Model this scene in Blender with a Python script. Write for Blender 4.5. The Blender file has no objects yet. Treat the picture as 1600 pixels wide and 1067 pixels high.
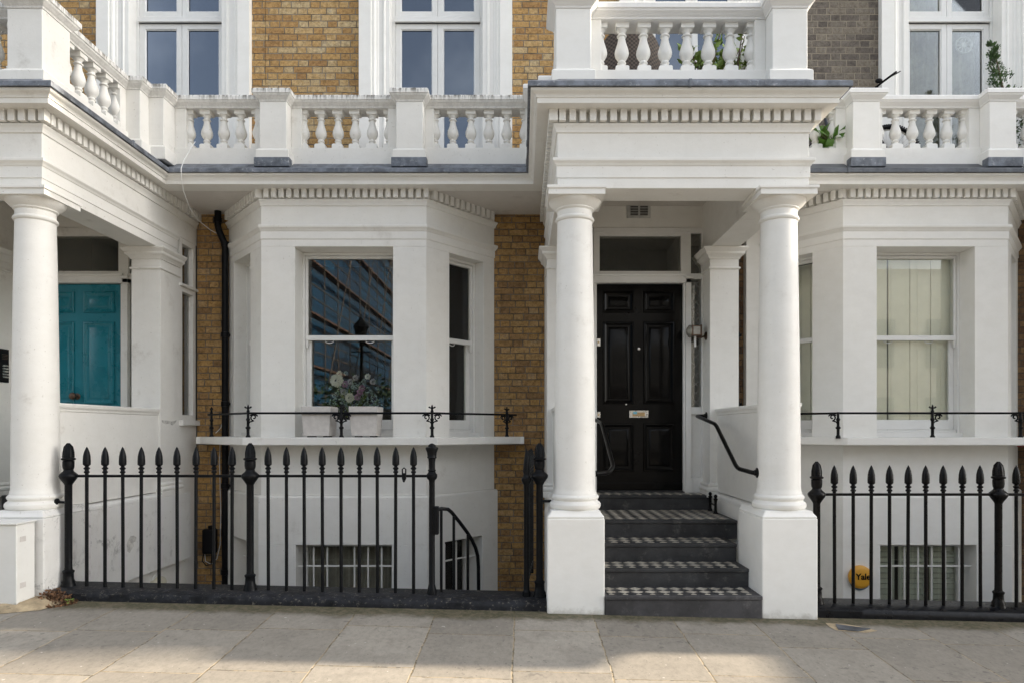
import bpy, math, random
from mathutils import Vector, Matrix
R = math.radians
rnd = random.Random(7)
sc = bpy.context.scene
COL = sc.collection
H = 1.444            # camera height; the camera stands at x=0, y=0 looking along +y

# ------------------------------------------------------------------ objects
WL = {}              # world position of every object that can be a parent

def tag(o, label=None, cat=None, group=None, kind=None):
    if label: o['label'] = label
    if cat: o['category'] = cat
    if group: o['group'] = group
    if kind: o['kind'] = kind
    return o

def empty(name, loc, label=None, cat=None, group=None):
    o = bpy.data.objects.new(name, None)
    o.empty_display_size = .2
    o.location = loc
    COL.objects.link(o)
    WL[o] = Vector(loc)
    return tag(o, label, cat, group)

class MB:
    def __init__(s):
        s.v = []; s.f = []; s.M = None; s.parts = []
    def add(s, vs, fs):
        b = len(s.v)
        if s.M is not None: vs = [s.M @ Vector(v) for v in vs]
        s.parts.append((b, len(s.f), len(vs), len(fs)))
        s.v += [tuple(v) for v in vs]
        s.f += [tuple(i + b for i in f) for f in fs]
        return s
    def box(s, x0, x1, y0, y1, z0, z1):
        x0, x1 = min(x0, x1), max(x0, x1); y0, y1 = min(y0, y1), max(y0, y1); z0, z1 = min(z0, z1), max(z0, z1)
        return s.add([(x0,y0,z0),(x1,y0,z0),(x1,y1,z0),(x0,y1,z0),(x0,y0,z1),(x1,y0,z1),(x1,y1,z1),(x0,y1,z1)],
              [(0,3,2,1),(4,5,6,7),(0,1,5,4),(1,2,6,5),(2,3,7,6),(3,0,4,7)])
    def prism(s, poly, z0, z1):                      # plan polygon, any winding
        a = sum(poly[i][0]*poly[(i+1)%len(poly)][1]-poly[(i+1)%len(poly)][0]*poly[i][1] for i in range(len(poly)))
        if a < 0: poly = poly[::-1]
        n = len(poly)
        vs = [(x,y,z0) for x,y in poly] + [(x,y,z1) for x,y in poly]
        fs = [tuple(range(n))[::-1], tuple(range(n,2*n))] + [(i,(i+1)%n,n+(i+1)%n,n+i) for i in range(n)]
        return s.add(vs, fs)
    def prism_x(s, poly, x0, x1):                    # polygon in (y,z), extruded along x
        a = sum(poly[i][0]*poly[(i+1)%len(poly)][1]-poly[(i+1)%len(poly)][0]*poly[i][1] for i in range(len(poly)))
        if a < 0: poly = poly[::-1]
        n = len(poly)
        vs = [(x0,y,z) for y,z in poly] + [(x1,y,z) for y,z in poly]
        fs = [tuple(range(n))[::-1], tuple(range(n,2*n))] + [(i,(i+1)%n,n+(i+1)%n,n+i) for i in range(n)]
        return s.add(vs, fs)
    def lathe(s, prof, c=(0,0,0), n=16, axis='z', caps=True):   # prof: (radius, height)
        vs = []; fs = []
        for r, h in prof:
            for k in range(n):
                a = 2*math.pi*k/n
                if axis == 'z': vs.append((c[0]+r*math.cos(a), c[1]+r*math.sin(a), c[2]+h))
                elif axis == 'y': vs.append((c[0]+r*math.cos(a), c[1]-h, c[2]+r*math.sin(a)))
                else: vs.append((c[0]+h, c[1]+r*math.cos(a), c[2]+r*math.sin(a)))
        m = len(prof)
        for j in range(m-1):
            for k in range(n):
                k2 = (k+1) % n
                fs.append((j*n+k, j*n+k2, (j+1)*n+k2, (j+1)*n+k))
        if caps:
            fs.append(tuple(range(n))[::-1]); fs.append(tuple((m-1)*n+k for k in range(n)))
        return s.add(vs, fs)
    def sqlathe(s, prof, c=(0,0,0)):                 # square section, prof (half width, height)
        vs = []; fs = []
        for r, h in prof:
            vs += [(c[0]-r,c[1]-r,c[2]+h),(c[0]+r,c[1]-r,c[2]+h),(c[0]+r,c[1]+r,c[2]+h),(c[0]-r,c[1]+r,c[2]+h)]
        for j in range(len(prof)-1):
            for k in range(4):
                k2 = (k+1)%4
                fs.append((j*4+k, j*4+k2, j*4+4+k2, j*4+4+k))
        fs.append((3,2,1,0)); b = 4*(len(prof)-1); fs.append((b,b+1,b+2,b+3))
        return s.add(vs, fs)
    def tube(s, pts, r, n=8, closed=False):
        pts = [Vector(p) for p in pts]; m = len(pts)
        rs = r if isinstance(r, (list, tuple)) else [r]*m
        vs = []; fs = []; up = None
        for i, p in enumerate(pts):
            if closed: t = (pts[(i+1)%m]-pts[i-1]).normalized()
            else: t = (pts[min(i+1,m-1)]-pts[max(i-1,0)]).normalized()
            if up is None:
                up = Vector((0,0,1)) if abs(t.z) < .9 else Vector((1,0,0))
            a = t.cross(up); a = a.normalized() if a.length > 1e-4 else Vector((1,0,0))
            b = a.cross(t).normalized(); up = b
            for k in range(n):
                an = 2*math.pi*k/n
                vs.append(p + a*rs[i]*math.cos(an) + b*rs[i]*math.sin(an))
        for i in range(m if closed else m-1):
            i2 = (i+1) % m
            for k in range(n):
                k2 = (k+1)%n
                fs.append((i*n+k, i2*n+k, i2*n+k2, i*n+k2))
        if not closed:
            fs.append(tuple(range(n))); fs.append(tuple((m-1)*n+k for k in range(n))[::-1])
        return s.add(vs, fs)
    def sweep(s, prof, path, pre=None, post=None, closed=False):
        # prof: closed polygon of (outward offset, z); path: plan polyline, outward = right-hand side
        m = len(path); P = [Vector(p) for p in path]
        def nrm(a, b):
            d = (b-a).normalized(); return Vector((d.y, -d.x))
        vs = []
        for i in range(m):
            if closed: n1, n2 = nrm(P[i-1], P[i]), nrm(P[i], P[(i+1)%m])
            else:
                n1 = nrm(P[i-1], P[i]) if i > 0 else (nrm(Vector(pre), P[0]) if pre else None)
                n2 = nrm(P[i], P[i+1]) if i < m-1 else (nrm(P[-1], Vector(post)) if post else None)
                n1 = n1 or n2; n2 = n2 or n1
            mm = (n1+n2)/(1+n1.dot(n2))
            for p, z in prof: vs.append((P[i].x+mm.x*p, P[i].y+mm.y*p, z))
        k = len(prof); fs = []
        a = sum(prof[i][0]*prof[(i+1)%k][1]-prof[(i+1)%k][0]*prof[i][1] for i in range(k))
        for i in range(m if closed else m-1):
            i2 = (i+1)%m
            for j in range(k):
                j2 = (j+1)%k
                f = (i*k+j, i2*k+j, i2*k+j2, i*k+j2)
                fs.append(f if a > 0 else f[::-1])
        if not closed:
            e0 = tuple(range(k)); e1 = tuple((m-1)*k+j for j in range(k))
            fs.append(e0[::-1] if a < 0 else e0); fs.append(e1 if a < 0 else e1[::-1])
        return s.add(vs, fs)
    def nest(s, x0, x1, z0, z1, Y, loops, cap=True):   # nested rectangles facing -y: (inset, offset in y)
        vs = []; fs = []
        for i, dy in loops:
            vs += [(x0+i,Y+dy,z0+i),(x1-i,Y+dy,z0+i),(x1-i,Y+dy,z1-i),(x0+i,Y+dy,z1-i)]
        for j in range(len(loops)-1):
            for k in range(4):
                k2 = (k+1)%4
                fs.append((j*4+k, j*4+k2, j*4+4+k2, j*4+4+k))
        if cap:
            b = 4*(len(loops)-1); fs.append((b,b+1,b+2,b+3))
        return s.add(vs, fs)
    def sphere(s, c, r, n=12, m=8, sx=1, sy=1, sz=1):
        vs = []; fs = []
        for j in range(m+1):
            t = math.pi*j/m
            for k in range(n):
                a = 2*math.pi*k/n; q = max(math.sin(t), .02)
                vs.append((c[0]+r*sx*q*math.cos(a), c[1]+r*sy*q*math.sin(a), c[2]-r*sz*math.cos(t)))
        for j in range(m):
            for k in range(n):
                k2 = (k+1)%n
                fs.append((j*n+k, j*n+k2, (j+1)*n+k2, (j+1)*n+k))
        return s.add(vs, fs)
    def mesh(s, name, mat, off=(0,0,0), smooth=None):
        me = bpy.data.meshes.new(name)
        ox, oy, oz = off
        me.from_pydata([(x-ox, y-oy, z-oz) for x, y, z in s.v], [], s.f)
        me.materials.append(mat)
        if smooth:
            for p in me.polygons: p.use_smooth = True
            me.set_sharp_from_angle(angle=R(smooth))
        me.update()
        return me
    def build(s, name, mat, parent=None, smooth=None, bevel=0, label=None, at=None):
        # vertices are in world coordinates; 'at' gives a top-level mesh its own origin
        off = WL[parent] if parent is not None else Vector(at or (0,0,0))
        o = bpy.data.objects.new(name, s.mesh(name, mat, off, smooth))
        COL.objects.link(o)
        if parent is not None: o.parent = parent
        else: o.location = off
        WL[o] = Vector(off)
        if bevel:
            b = o.modifiers.new('bevel', 'BEVEL'); b.width = bevel; b.segments = 2; b.limit_method = 'ANGLE'; b.angle_limit = R(40)
        if label: o['label'] = label
        return o

def build_each(mb, name, *ar, **kw):          # every added piece becomes an object of its own
    out = []
    for vb, fb, nv, nf in mb.parts:
        m = MB(); m.v = mb.v[vb:vb+nv]; m.f = [tuple(i-vb for i in f) for f in mb.f[fb:fb+nf]]
        out.append(m.build(name, *ar, **kw))
    return out

def inst(name, me, pos, parent, label=None, rz=0):
    o = bpy.data.objects.new(name, me); COL.objects.link(o)
    o.parent = parent; o.location = Vector(pos) - WL[parent]; o.rotation_euler.z = rz
    WL[o] = Vector(pos)
    if label: o['label'] = label
    return o

def copy_tree(o, loc, parent=None):
    c = o.copy(); COL.objects.link(c)
    if parent is None: c.location = loc; WL[c] = Vector(loc)
    else: c.parent = parent
    for ch in list(o.children): copy_tree(ch, None, c)
    return c

# ------------------------------------------------------------------ materials
class NT:
    def __init__(s, name):
        s.m = bpy.data.materials.new(name); s.m.use_nodes = True
        s.t = s.m.node_tree; s.t.nodes.clear()
        s.out = s.t.nodes.new('ShaderNodeOutputMaterial')
        s.bs = s.t.nodes.new('ShaderNodeBsdfPrincipled')
        s.t.links.new(s.bs.outputs[0], s.out.inputs[0])
        s._c = None
    def n(s, ty, **kw):
        x = s.t.nodes.new('ShaderNode'+ty)
        for k, v in kw.items(): setattr(x, k, v)
        return x
    def set(s, sock, v):
        if isinstance(v, bpy.types.NodeSocket): s.t.links.new(v, sock)
        elif isinstance(v, (tuple, list)) and len(v) == 3 and sock.type == 'RGBA': sock.default_value = (*v, 1)
        else: sock.default_value = v
    def math(s, op, a, b=0, c=0, clamp=False):
        x = s.n('Math', operation=op, use_clamp=clamp)
        s.set(x.inputs[0], a); s.set(x.inputs[1], b); s.set(x.inputs[2], c)
        return x.outputs[0]
    def coord(s):
        if s._c is None:
            g = s.n('NewGeometry'); s._c = g.outputs['Position']
        return s._c
    def sep(s, v=None):
        x = s.n('SeparateXYZ'); s.set(x.inputs[0], v or s.coord()); return x.outputs
    def comb(s, x, y, z):
        c = s.n('CombineXYZ'); s.set(c.inputs[0], x); s.set(c.inputs[1], y); s.set(c.inputs[2], z); return c.outputs[0]
    def noise(s, scale, detail=4, rough=.6, vec=None, stretch=None, dist=0):
        v = vec or s.coord()
        if stretch:
            mp = s.n('Mapping'); s.set(mp.inputs[0], v); mp.inputs['Scale'].default_value = stretch; v = mp.outputs[0]
        x = s.n('TexNoise'); s.set(x.inputs['Vector'], v); x.inputs['Scale'].default_value = scale
        x.inputs['Detail'].default_value = detail; x.inputs['Roughness'].default_value = rough; x.inputs['Distortion'].default_value = dist
        return x.outputs['Fac']
    def ss(s, v, a, b, lo=0.0, hi=1.0):
        x = s.n('MapRange', interpolation_type='SMOOTHSTEP'); s.set(x.inputs[0], v)
        for i, q in enumerate((a, b, lo, hi)): s.set(x.inputs[i+1], q)
        return x.outputs[0]
    def lin(s, v, a, b, lo=0.0, hi=1.0):
        x = s.n('MapRange'); s.set(x.inputs[0], v)
        for i, q in enumerate((a, b, lo, hi)): s.set(x.inputs[i+1], q)
        return x.outputs[0]
    def mix(s, f, a, b, mode='MIX'):
        x = s.n('Mix', data_type='RGBA', blend_type=mode)
        s.set(x.inputs[0], f); s.set(x.inputs[6], a); s.set(x.inputs[7], b); return x.outputs[2]
    def ramp(s, f, stops):
        x = s.n('ValToRGB'); s.set(x.inputs[0], f); e = x.color_ramp.elements
        while len(e) < len(stops): e.new(.5)
        for i, (p, c) in enumerate(stops): e[i].position = p; e[i].color = (*c, 1)
        return x.outputs[0]
    def bump(s, h, strength=.3, dist=.01):
        x = s.n('Bump'); s.set(x.inputs['Height'], h); x.inputs['Strength'].default_value = strength; x.inputs['Distance'].default_value = dist
        s.t.links.new(x.outputs[0], s.bs.inputs['Normal'])
    def fin(s, color, rough=.5, metal=0, spec=None):
        s.set(s.bs.inputs['Base Color'], color); s.set(s.bs.inputs['Roughness'], rough); s.set(s.bs.inputs['Metallic'], metal)
        if spec is not None: s.bs.inputs['Specular IOR Level'].default_value = spec
        return s.m

def m_paint(name, col, dirt=.3, mould=0.0, rough=.5, bump=.25, streak=.3, dirtcol=(.36,.32,.26)):
    t = NT(name)
    big = t.noise(1.1, 5, .65)
    c = t.mix(t.ss(big, .3, .75), tuple(q*.94 for q in col), col)
    dn = t.noise(3.3, 8, .72)
    c = t.mix(t.math('MULTIPLY', t.ss(dn, .56, .78), dirt), c, dirtcol)
    st = t.noise(2.2, 6, .7, stretch=(7, 7, .35))
    c = t.mix(t.math('MULTIPLY', t.ss(st, .56, .8), streak), c, tuple(q*.72 for q in col))
    sp = t.noise(46, 3, .5)
    c = t.mix(t.math('MULTIPLY', t.ss(sp, .68, .74), dirt*.8), c, (.32,.28,.22))
    if mould:
        mn = t.noise(4.5, 9, .78, dist=.4); mm = t.noise(1.3, 3)
        f = t.math('MULTIPLY', t.ss(mn, .53, .63), t.ss(mm, .44, .56))
        c = t.mix(t.math('MULTIPLY', f, mould), c, (.07,.07,.065))
    sx, sy, sz = t.sep()[0:3]
    hgt = t.math('ADD', sz, t.math('MULTIPLY', sx, .0225))
    spl = t.math('MULTIPLY', t.ss(t.math('SUBTRACT', hgt, t.math('MULTIPLY', t.math('SUBTRACT', t.noise(11, 5, .7), .5), .16)), .075, .0), t.math('LESS_THAN', sy, 5.6))
    c = t.mix(t.math('MULTIPLY', spl, .55), c, (.30,.27,.22))
    br = t.noise(6, 5, .7, stretch=(1, 1, 1.6)); c = t.mix(.45, c, t.ramp(br, [(.38,(.95,.945,.93)),(.6,(1.02,1.02,1.02))]), 'MULTIPLY')
    hb = t.math('ADD', t.math('MULTIPLY', t.noise(9, 5, .6), .8), t.math('MULTIPLY', t.noise(85, 4, .6), .22))
    t.bump(hb, bump, .008)
    return t.fin(c, t.lin(big, .3, .8, rough-.05, rough+.12), spec=.35)

def m_coping(name, col, amt):
    t = NT(name)
    a = t.noise(5, 9, .75); st = t.noise(3, 8, .75, stretch=(9, 9, 1.2)); z = t.sep()[2]
    up = t.ss(z, 4.885, 4.955)                       # weather stains run down from the top edge
    f = t.math('MULTIPLY', t.ss(st, .45, .58), t.math('ADD', t.math('MULTIPLY', up, .9), .15))
    c = t.mix(t.math('MULTIPLY', f, amt), col, (.10,.09,.07))
    c = t.mix(t.math('MULTIPLY', t.ss(a, .55, .75), amt*.5), c, (.38,.34,.27))
    t.bump(t.math('ADD', t.noise(12, 6), t.math('MULTIPLY', t.noise(90, 3), .25)), .35, .008)
    return t.fin(c, .6, spec=.3)

def m_brick(name, stops, mortar, mcol2, soot=.2, bump=1.0):
    t = NT(name)
    x, y, z = t.sep()[0:3]
    wob = t.math('MULTIPLY', t.math('SUBTRACT', t.noise(14, 3), .5), .009)
    zr = t.math('DIVIDE', t.math('ADD', z, t.math('ADD', wob, 10)), .0762)
    row = t.math('FLOOR', zr)
    fz = t.math('MULTIPLY', t.math('SUBTRACT', zr, row), .0762)
    par = t.math('MODULO', row, 2)
    wr = t.n('TexWhiteNoise', noise_dimensions='1D'); t.set(wr.inputs['W'], row)
    off = t.math('ADD', t.math('MULTIPLY', par, .169), t.math('MULTIPLY', wr.outputs[0], .05))
    wob2 = t.math('MULTIPLY', t.math('SUBTRACT', t.noise(9, 3, vec=t.comb(z, x, y)), .5), .012)
    tt = t.math('ADD', t.math('ADD', x, off), t.math('ADD', wob2, 40))
    cell = t.math('FLOOR', t.math('DIVIDE', tt, .338))
    f = t.math('SUBTRACT', tt, t.math('MULTIPLY', cell, .338))
    hd = t.math('GREATER_THAN', f, .2235)
    d = t.math('MINIMUM', t.math('MINIMUM', f, t.math('ABSOLUTE', t.math('SUBTRACT', f, .2235))), t.math('SUBTRACT', .338, f))
    dz = t.math('MINIMUM', fz, t.math('SUBTRACT', .0762, fz))
    d = t.math('MINIMUM', d, dz)
    d = t.math('ADD', d, t.math('MULTIPLY', t.math('SUBTRACT', t.noise(30, 6, .75), .5), .016))
    face = t.ss(d, .0025, .0075)
    wn = t.n('TexWhiteNoise', noise_dimensions='3D')
    t.set(wn.inputs['Vector'], t.comb(t.math('ADD', t.math('MULTIPLY', cell, 2), hd), row, 3.3))
    idn = t.math('ADD', t.math('MULTIPLY', wn.outputs['Value'], .58), t.math('MULTIPLY', t.noise(7, 7, .75), .70))
    c = t.ramp(t.lin(idn, .18, 1.04), stops)
    vv = t.noise(24, 8, .8)
    c = t.mix(.85, c, t.ramp(vv, [(.37,(.46,.43,.40)),(.5,(.98,.97,.96)),(.61,(1.32,1.32,1.32))]), 'MULTIPLY')
    wv = t.noise(75, 3, .6)
    c = t.mix(t.ss(wv, .62, .7), c, tuple(q*.35 for q in stops[0][1]))
    mc = t.mix(t.ss(t.noise(6, 5, .7), .4, .6), mortar, mcol2)
    c = t.mix(face, mc, c)
    sn = t.noise(.9, 6, .7)
    c = t.mix(t.math('MULTIPLY', t.ss(sn, .45, .7), soot), c, (.05,.04,.03))
    hgt = t.math('ADD', t.math('MULTIPLY', face, .6), t.math('MULTIPLY', vv, .5))
    t.bump(hgt, bump, .01)
    return t.fin(c, .85, spec=.2)

def m_simple(name, col, rough=.5, metal=0, var=.12, scale=12, bump=0, bscale=40, spec=None, spots=None):
    t = NT(name)
    nz = t.noise(scale, 6, .65)
    c = t.mix(t.ss(nz, .3, .7), tuple(q*(1-var) for q in col), tuple(min(1, q*(1+var)) for q in col))
    if spots:
        c = t.mix(t.math('MULTIPLY', t.ss(t.noise(spots[1], 7, .75), .55, .7), spots[2]), c, spots[0])
    if bump: t.bump(t.noise(bscale, 5), bump, .006)
    return t.fin(c, t.lin(nz, .3, .7, max(0, rough-.06), rough+.08), metal, spec)

def m_glass(name, tint=(.8,.82,.8), refl=2.0, wob=.02, gcol=(1,1,1)):
    t = NT(name); t.t.nodes.remove(t.bs)
    tr = t.n('BsdfTransparent'); tr.inputs[0].default_value = (*tint, 1)
    gl = t.n('BsdfGlossy'); gl.inputs['Roughness'].default_value = .01; gl.inputs[0].default_value = (*gcol,1)
    fr = t.n('Fresnel'); fr.inputs[0].default_value = 1.5
    bp = t.n('Bump'); bp.inputs['Strength'].default_value = wob; bp.inputs['Distance'].default_value = .02
    t.set(bp.inputs['Height'], t.noise(2.5, 2)); t.t.links.new(bp.outputs[0], gl.inputs['Normal'])
    f = t.math('MULTIPLY', fr.outputs[0], refl, clamp=True)
    mx = t.n('MixShader'); t.set(mx.inputs[0], f); t.t.links.new(tr.outputs[0], mx.inputs[1]); t.t.links.new(gl.outputs[0], mx.inputs[2])
    t.t.links.new(mx.outputs[0], t.out.inputs[0])
    return t.m

M = {}
M['white'] = m_paint('white_masonry_paint', (.81,.795,.752), .34, 0, streak=.26)
M['white_fresh'] = m_paint('fresh_white_paint', (.845,.832,.79), .09, 0, streak=.05, bump=.18)
M['white_old'] = m_paint('old_white_paint', (.775,.757,.71), .5, .0, streak=.22, bump=.35)
M['white_mould'] = m_paint('mouldy_white_paint', (.74,.73,.70), .5, .6, streak=.3, bump=.5)
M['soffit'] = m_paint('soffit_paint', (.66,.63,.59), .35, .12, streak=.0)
M['coping'] = m_coping('weathered_coping', (.74,.725,.69), .95)
M['coping_new'] = m_coping('clean_coping', (.81,.80,.775), .06)
M['joinery'] = m_paint('joinery_gloss', (.79,.785,.76), .06, 0, rough=.3, bump=.06, streak=.05)
M['lead'] = m_simple('lead_sheet', (.15,.165,.19), .55, .3, .45, 9, .5, 12, spots=((.48,.49,.5), 22, .6))
M['lead_dark'] = m_simple('lead_sheet_dark', (.10,.108,.12), .5, .3, .35, 7, .4, 12, spots=((.3,.31,.33), 16, .35))
M['iron'] = m_simple('black_iron_paint', (.0045,.005,.006), .36, 0, .3, 30, .35, 60, spec=.15, spots=((.035,.03,.025), 22, .3))
M['iron_fresh'] = m_simple('fresh_black_paint', (.004,.0036,.0036), .3, 0, .3, 30, .2, 60, spec=.16)
M['kerb'] = m_simple('worn_black_kerb', (.014,.015,.018), .55, 0, .5, 10, .9, 30, spec=.25, spots=((.30,.27,.22), 34, .6))
M['kerb_fresh'] = m_simple('glossy_black_kerb', (.005,.0055,.007), .3, 0, .3, 14, .5, 25, spec=.22, spots=((.04,.04,.045), 20, .4))
M['brick_up'] = m_brick('yellow_stock_brick', [(0,(.24,.13,.06)),(.25,(.37,.22,.09)),(.5,(.44,.275,.11)),(.72,(.47,.32,.15)),(.9,(.49,.38,.22)),(1,(.34,.29,.22))], (.29,.25,.19), (.13,.11,.085), .16)
M['brick_low'] = m_brick('sooty_stock_brick', [(0,(.17,.10,.05)),(.3,(.31,.185,.08)),(.6,(.40,.24,.085)),(.85,(.42,.27,.12)),(1,(.32,.26,.19))], (.23,.19,.15), (.09,.075,.06), .36)
M['brick_grey'] = m_brick('grey_stock_brick', [(0,(.075,.066,.058)),(.3,(.13,.112,.095)),(.6,(.17,.148,.122)),(.85,(.21,.18,.14)),(1,(.17,.165,.16))], (.33,.28,.21), (.26,.22,.17), .15)
M['brick_brown'] = m_brick('brown_stock_brick', [(0,(.07,.045,.03)),(.4,(.14,.085,.05)),(.75,(.2,.125,.065)),(1,(.24,.16,.08))], (.1,.085,.07), (.06,.05,.04), .25)
M['slate'] = m_simple('slate_step', (.042,.042,.043), .6, 0, .35, 3.5, .45, 18, spec=.3, spots=((.15,.145,.135), 6, .6))
M['slate_worn'] = m_simple('worn_slate_step', (.05,.048,.05), .6, 0, .4, 4, .5, 18, spots=((.17,.165,.16), 5, .5))
M['glass'] = m_glass('window_glass', (.99,1,.97), 1.2, .0015)
M['glass_dark'] = m_glass('transom_glass', (.85,.86,.82), 2.0, .002)
M['glass_up'] = m_glass('upper_window_glass', (.35,.36,.37), 4.0, .002, (.66,.77,.93))
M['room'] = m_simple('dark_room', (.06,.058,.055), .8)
M['room_dim'] = m_simple('dim_hall', (.22,.20,.175), .8)
M['door_black'] = m_simple('black_gloss_door', (.003,.0027,.0025), .14, 0, .3, 5, .03, 9, spec=.13)
M['door_teal'] = m_simple('teal_gloss_door', (.004,.15,.19), .28, 0, .1, 4, .05, 9)
M['brass'] = m_simple('old_brass', (.42,.30,.16), .35, .9, .2, 30)
M['bronze'] = m_simple('dark_bronze_knob', (.10,.065,.045), .35, .8, .3, 30)
M['chrome'] = m_simple('dull_chrome', (.6,.58,.54), .25, .9, .1)
M['planter'] = m_simple('stone_planter', (.56,.53,.50), .75, 0, .08, 20, .3, 90)
M['leaf'] = m_simple('green_leaf', (.15,.22,.04), .5, 0, .4, 9)
M['leaf_dark'] = m_simple('conifer_green', (.035,.075,.02), .6, 0, .5, 9)
M['twig'] = m_simple('brown_twig', (.09,.055,.03), .7)
M['plastic_black'] = m_simple('black_plastic', (.004,.004,.005), .4, spec=.15)
M['vent'] = m_simple('grey_vent', (.5,.5,.48), .5)
M['cream'] = m_simple('cream_shutter', (.87,.84,.74), .5, 0, .05, 3)
M['louvre'] = m_simple('pale_louvre', (.72,.74,.67), .5, 0, .05, 3)
M['curtain'] = m_simple('pale_curtain', (.85,.83,.73), .8)
M['lace'] = m_simple('grey_lace_curtain', (.30,.29,.25), .85, 0, .25, 5, .4, 60)
M['curtain_dark'] = m_simple('grey_basement_curtain', (.36,.33,.29), .85)
SKY_SAT, SKY_STR, SUN, EXPO = .42, .13, 4.2, 1.56
# ------------------------------------------------------------------ shared profiles and details
ZS, ZF, ZC = 3.363, 3.60, 3.963         # entablature soffit, frieze bottom, cornice soffit
ENT = [(-.30,ZS),(0,ZS),(0,3.444),(.008,3.446),(.008,3.537),(.014,3.540),(.022,3.555),(.034,3.568),(.038,3.574),(.038,3.598),(.0,3.603),
       (0,3.80),(.012,3.804),(.014,3.818),(.022,3.838),(.034,3.856),(.036,3.868),(.002,3.871),(.002,3.975),(-.30,3.975)]
CORN = [(-.04,3.9645),(.165,3.963),(.165,4.002),(.174,4.005),(.176,4.014),(.186,4.026),(.204,4.036),(.214,4.044),(.216,4.060),(-.04,4.060)]
LEAD = [(-.30,4.062),(.226,4.062),(.238,4.058),(.238,4.098),(.228,4.108),(.10,4.160),(-.01,4.238),(-.30,4.245)]
COPE = [(-.03,4.838),(.006,4.838),(.010,4.852),(.020,4.860),(.034,4.874),(.048,4.886),(.052,4.898),(.062,4.902),(.062,4.942),(.050,4.955),(-.03,4.955)]
BALP = [(.046,.075),(.040,.082),(.032,.090),(.030,.100),(.038,.108),(.040,.116),(.034,.124),(.030,.132),(.044,.150),(.058,.175),(.064,.200),(.060,.228),(.050,.260),(.039,.295),(.033,.325),(.031,.345),(.042,.352),(.044,.360),(.034,.368),(.030,.376),(.033,.388),(.046,.404),(.050,.414)]

def baluster_mesh(mat, n=16):
    b = MB()
    b.sqlathe([(.056,0),(.056,.062),(.046,.076)])
    k = .427/.458
    b.v = []; b.f = []; b.parts = []
    b.sqlathe([(.056,0),(.056,.056),(.046,.070)])
    b.lathe([(r*.94, h*k) for r, h in BALP], n=n)
    b.sqlathe([(.047,.413*k-.004),(.054,.413*k),(.054,.427)])
    return b.mesh('baluster', mat, smooth=40)

def dentils(mb, path, outer=.070, inner=.0005, z0=3.874, z1=3.972, pitch=.0803, trim=(0,0)):
    P = [Vector(p) for p in path]; m = len(P)
    def nrm(a, b):
        d = (b-a).normalized(); return Vector((d.y, -d.x))
    def corner(i, p):
        n1 = nrm(P[i-1], P[i]) if i else nrm(P[0], P[1]); n2 = nrm(P[i], P[i+1]) if i < m-1 else nrm(P[-2], P[-1])
        return P[i] + (n1+n2)/(1+n1.dot(n2))*p
    for i in range(m-1):
        a, b = corner(i, outer), corner(i+1, outer)
        d = (b-a).normalized(); n = nrm(P[i], P[i+1]); L = (b-a).length
        k = max(1, round((L-.052)/pitch)); pt = (L-.052)/k
        for j in range(0 if i == 0 else 1, k+1):
            s0 = j*pt; s1 = s0+.052
            q = [a+d*s0, a+d*s1, a+d*s1-n*(outer-inner), a+d*s0-n*(outer-inner)]
            mb.prism([(v.x, v.y) for v in q], z0+.0002*(j%2), z1)

def local(px, py, dx, dy):
    """matrix: local x along the wall, local y inward, z up; (dx,dy) is the wall direction"""
    d = Vector((dx, dy)).normalized()
    return Matrix(((d.x, -d.y, 0, px), (d.y, d.x, 0, py), (0, 0, 1, 0), (0, 0, 0, 1)))

def spiral(c, r0, r1, a0, a1, n, ax='x'):
    pts = []
    for i in range(n+1):
        t = i/n; r = r0+(r1-r0)*t; a = a0+(a1-a0)*t
        pts.append((c[0]+r*math.cos(a), c[1], c[2]+r*math.sin(a)))
    return pts

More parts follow.
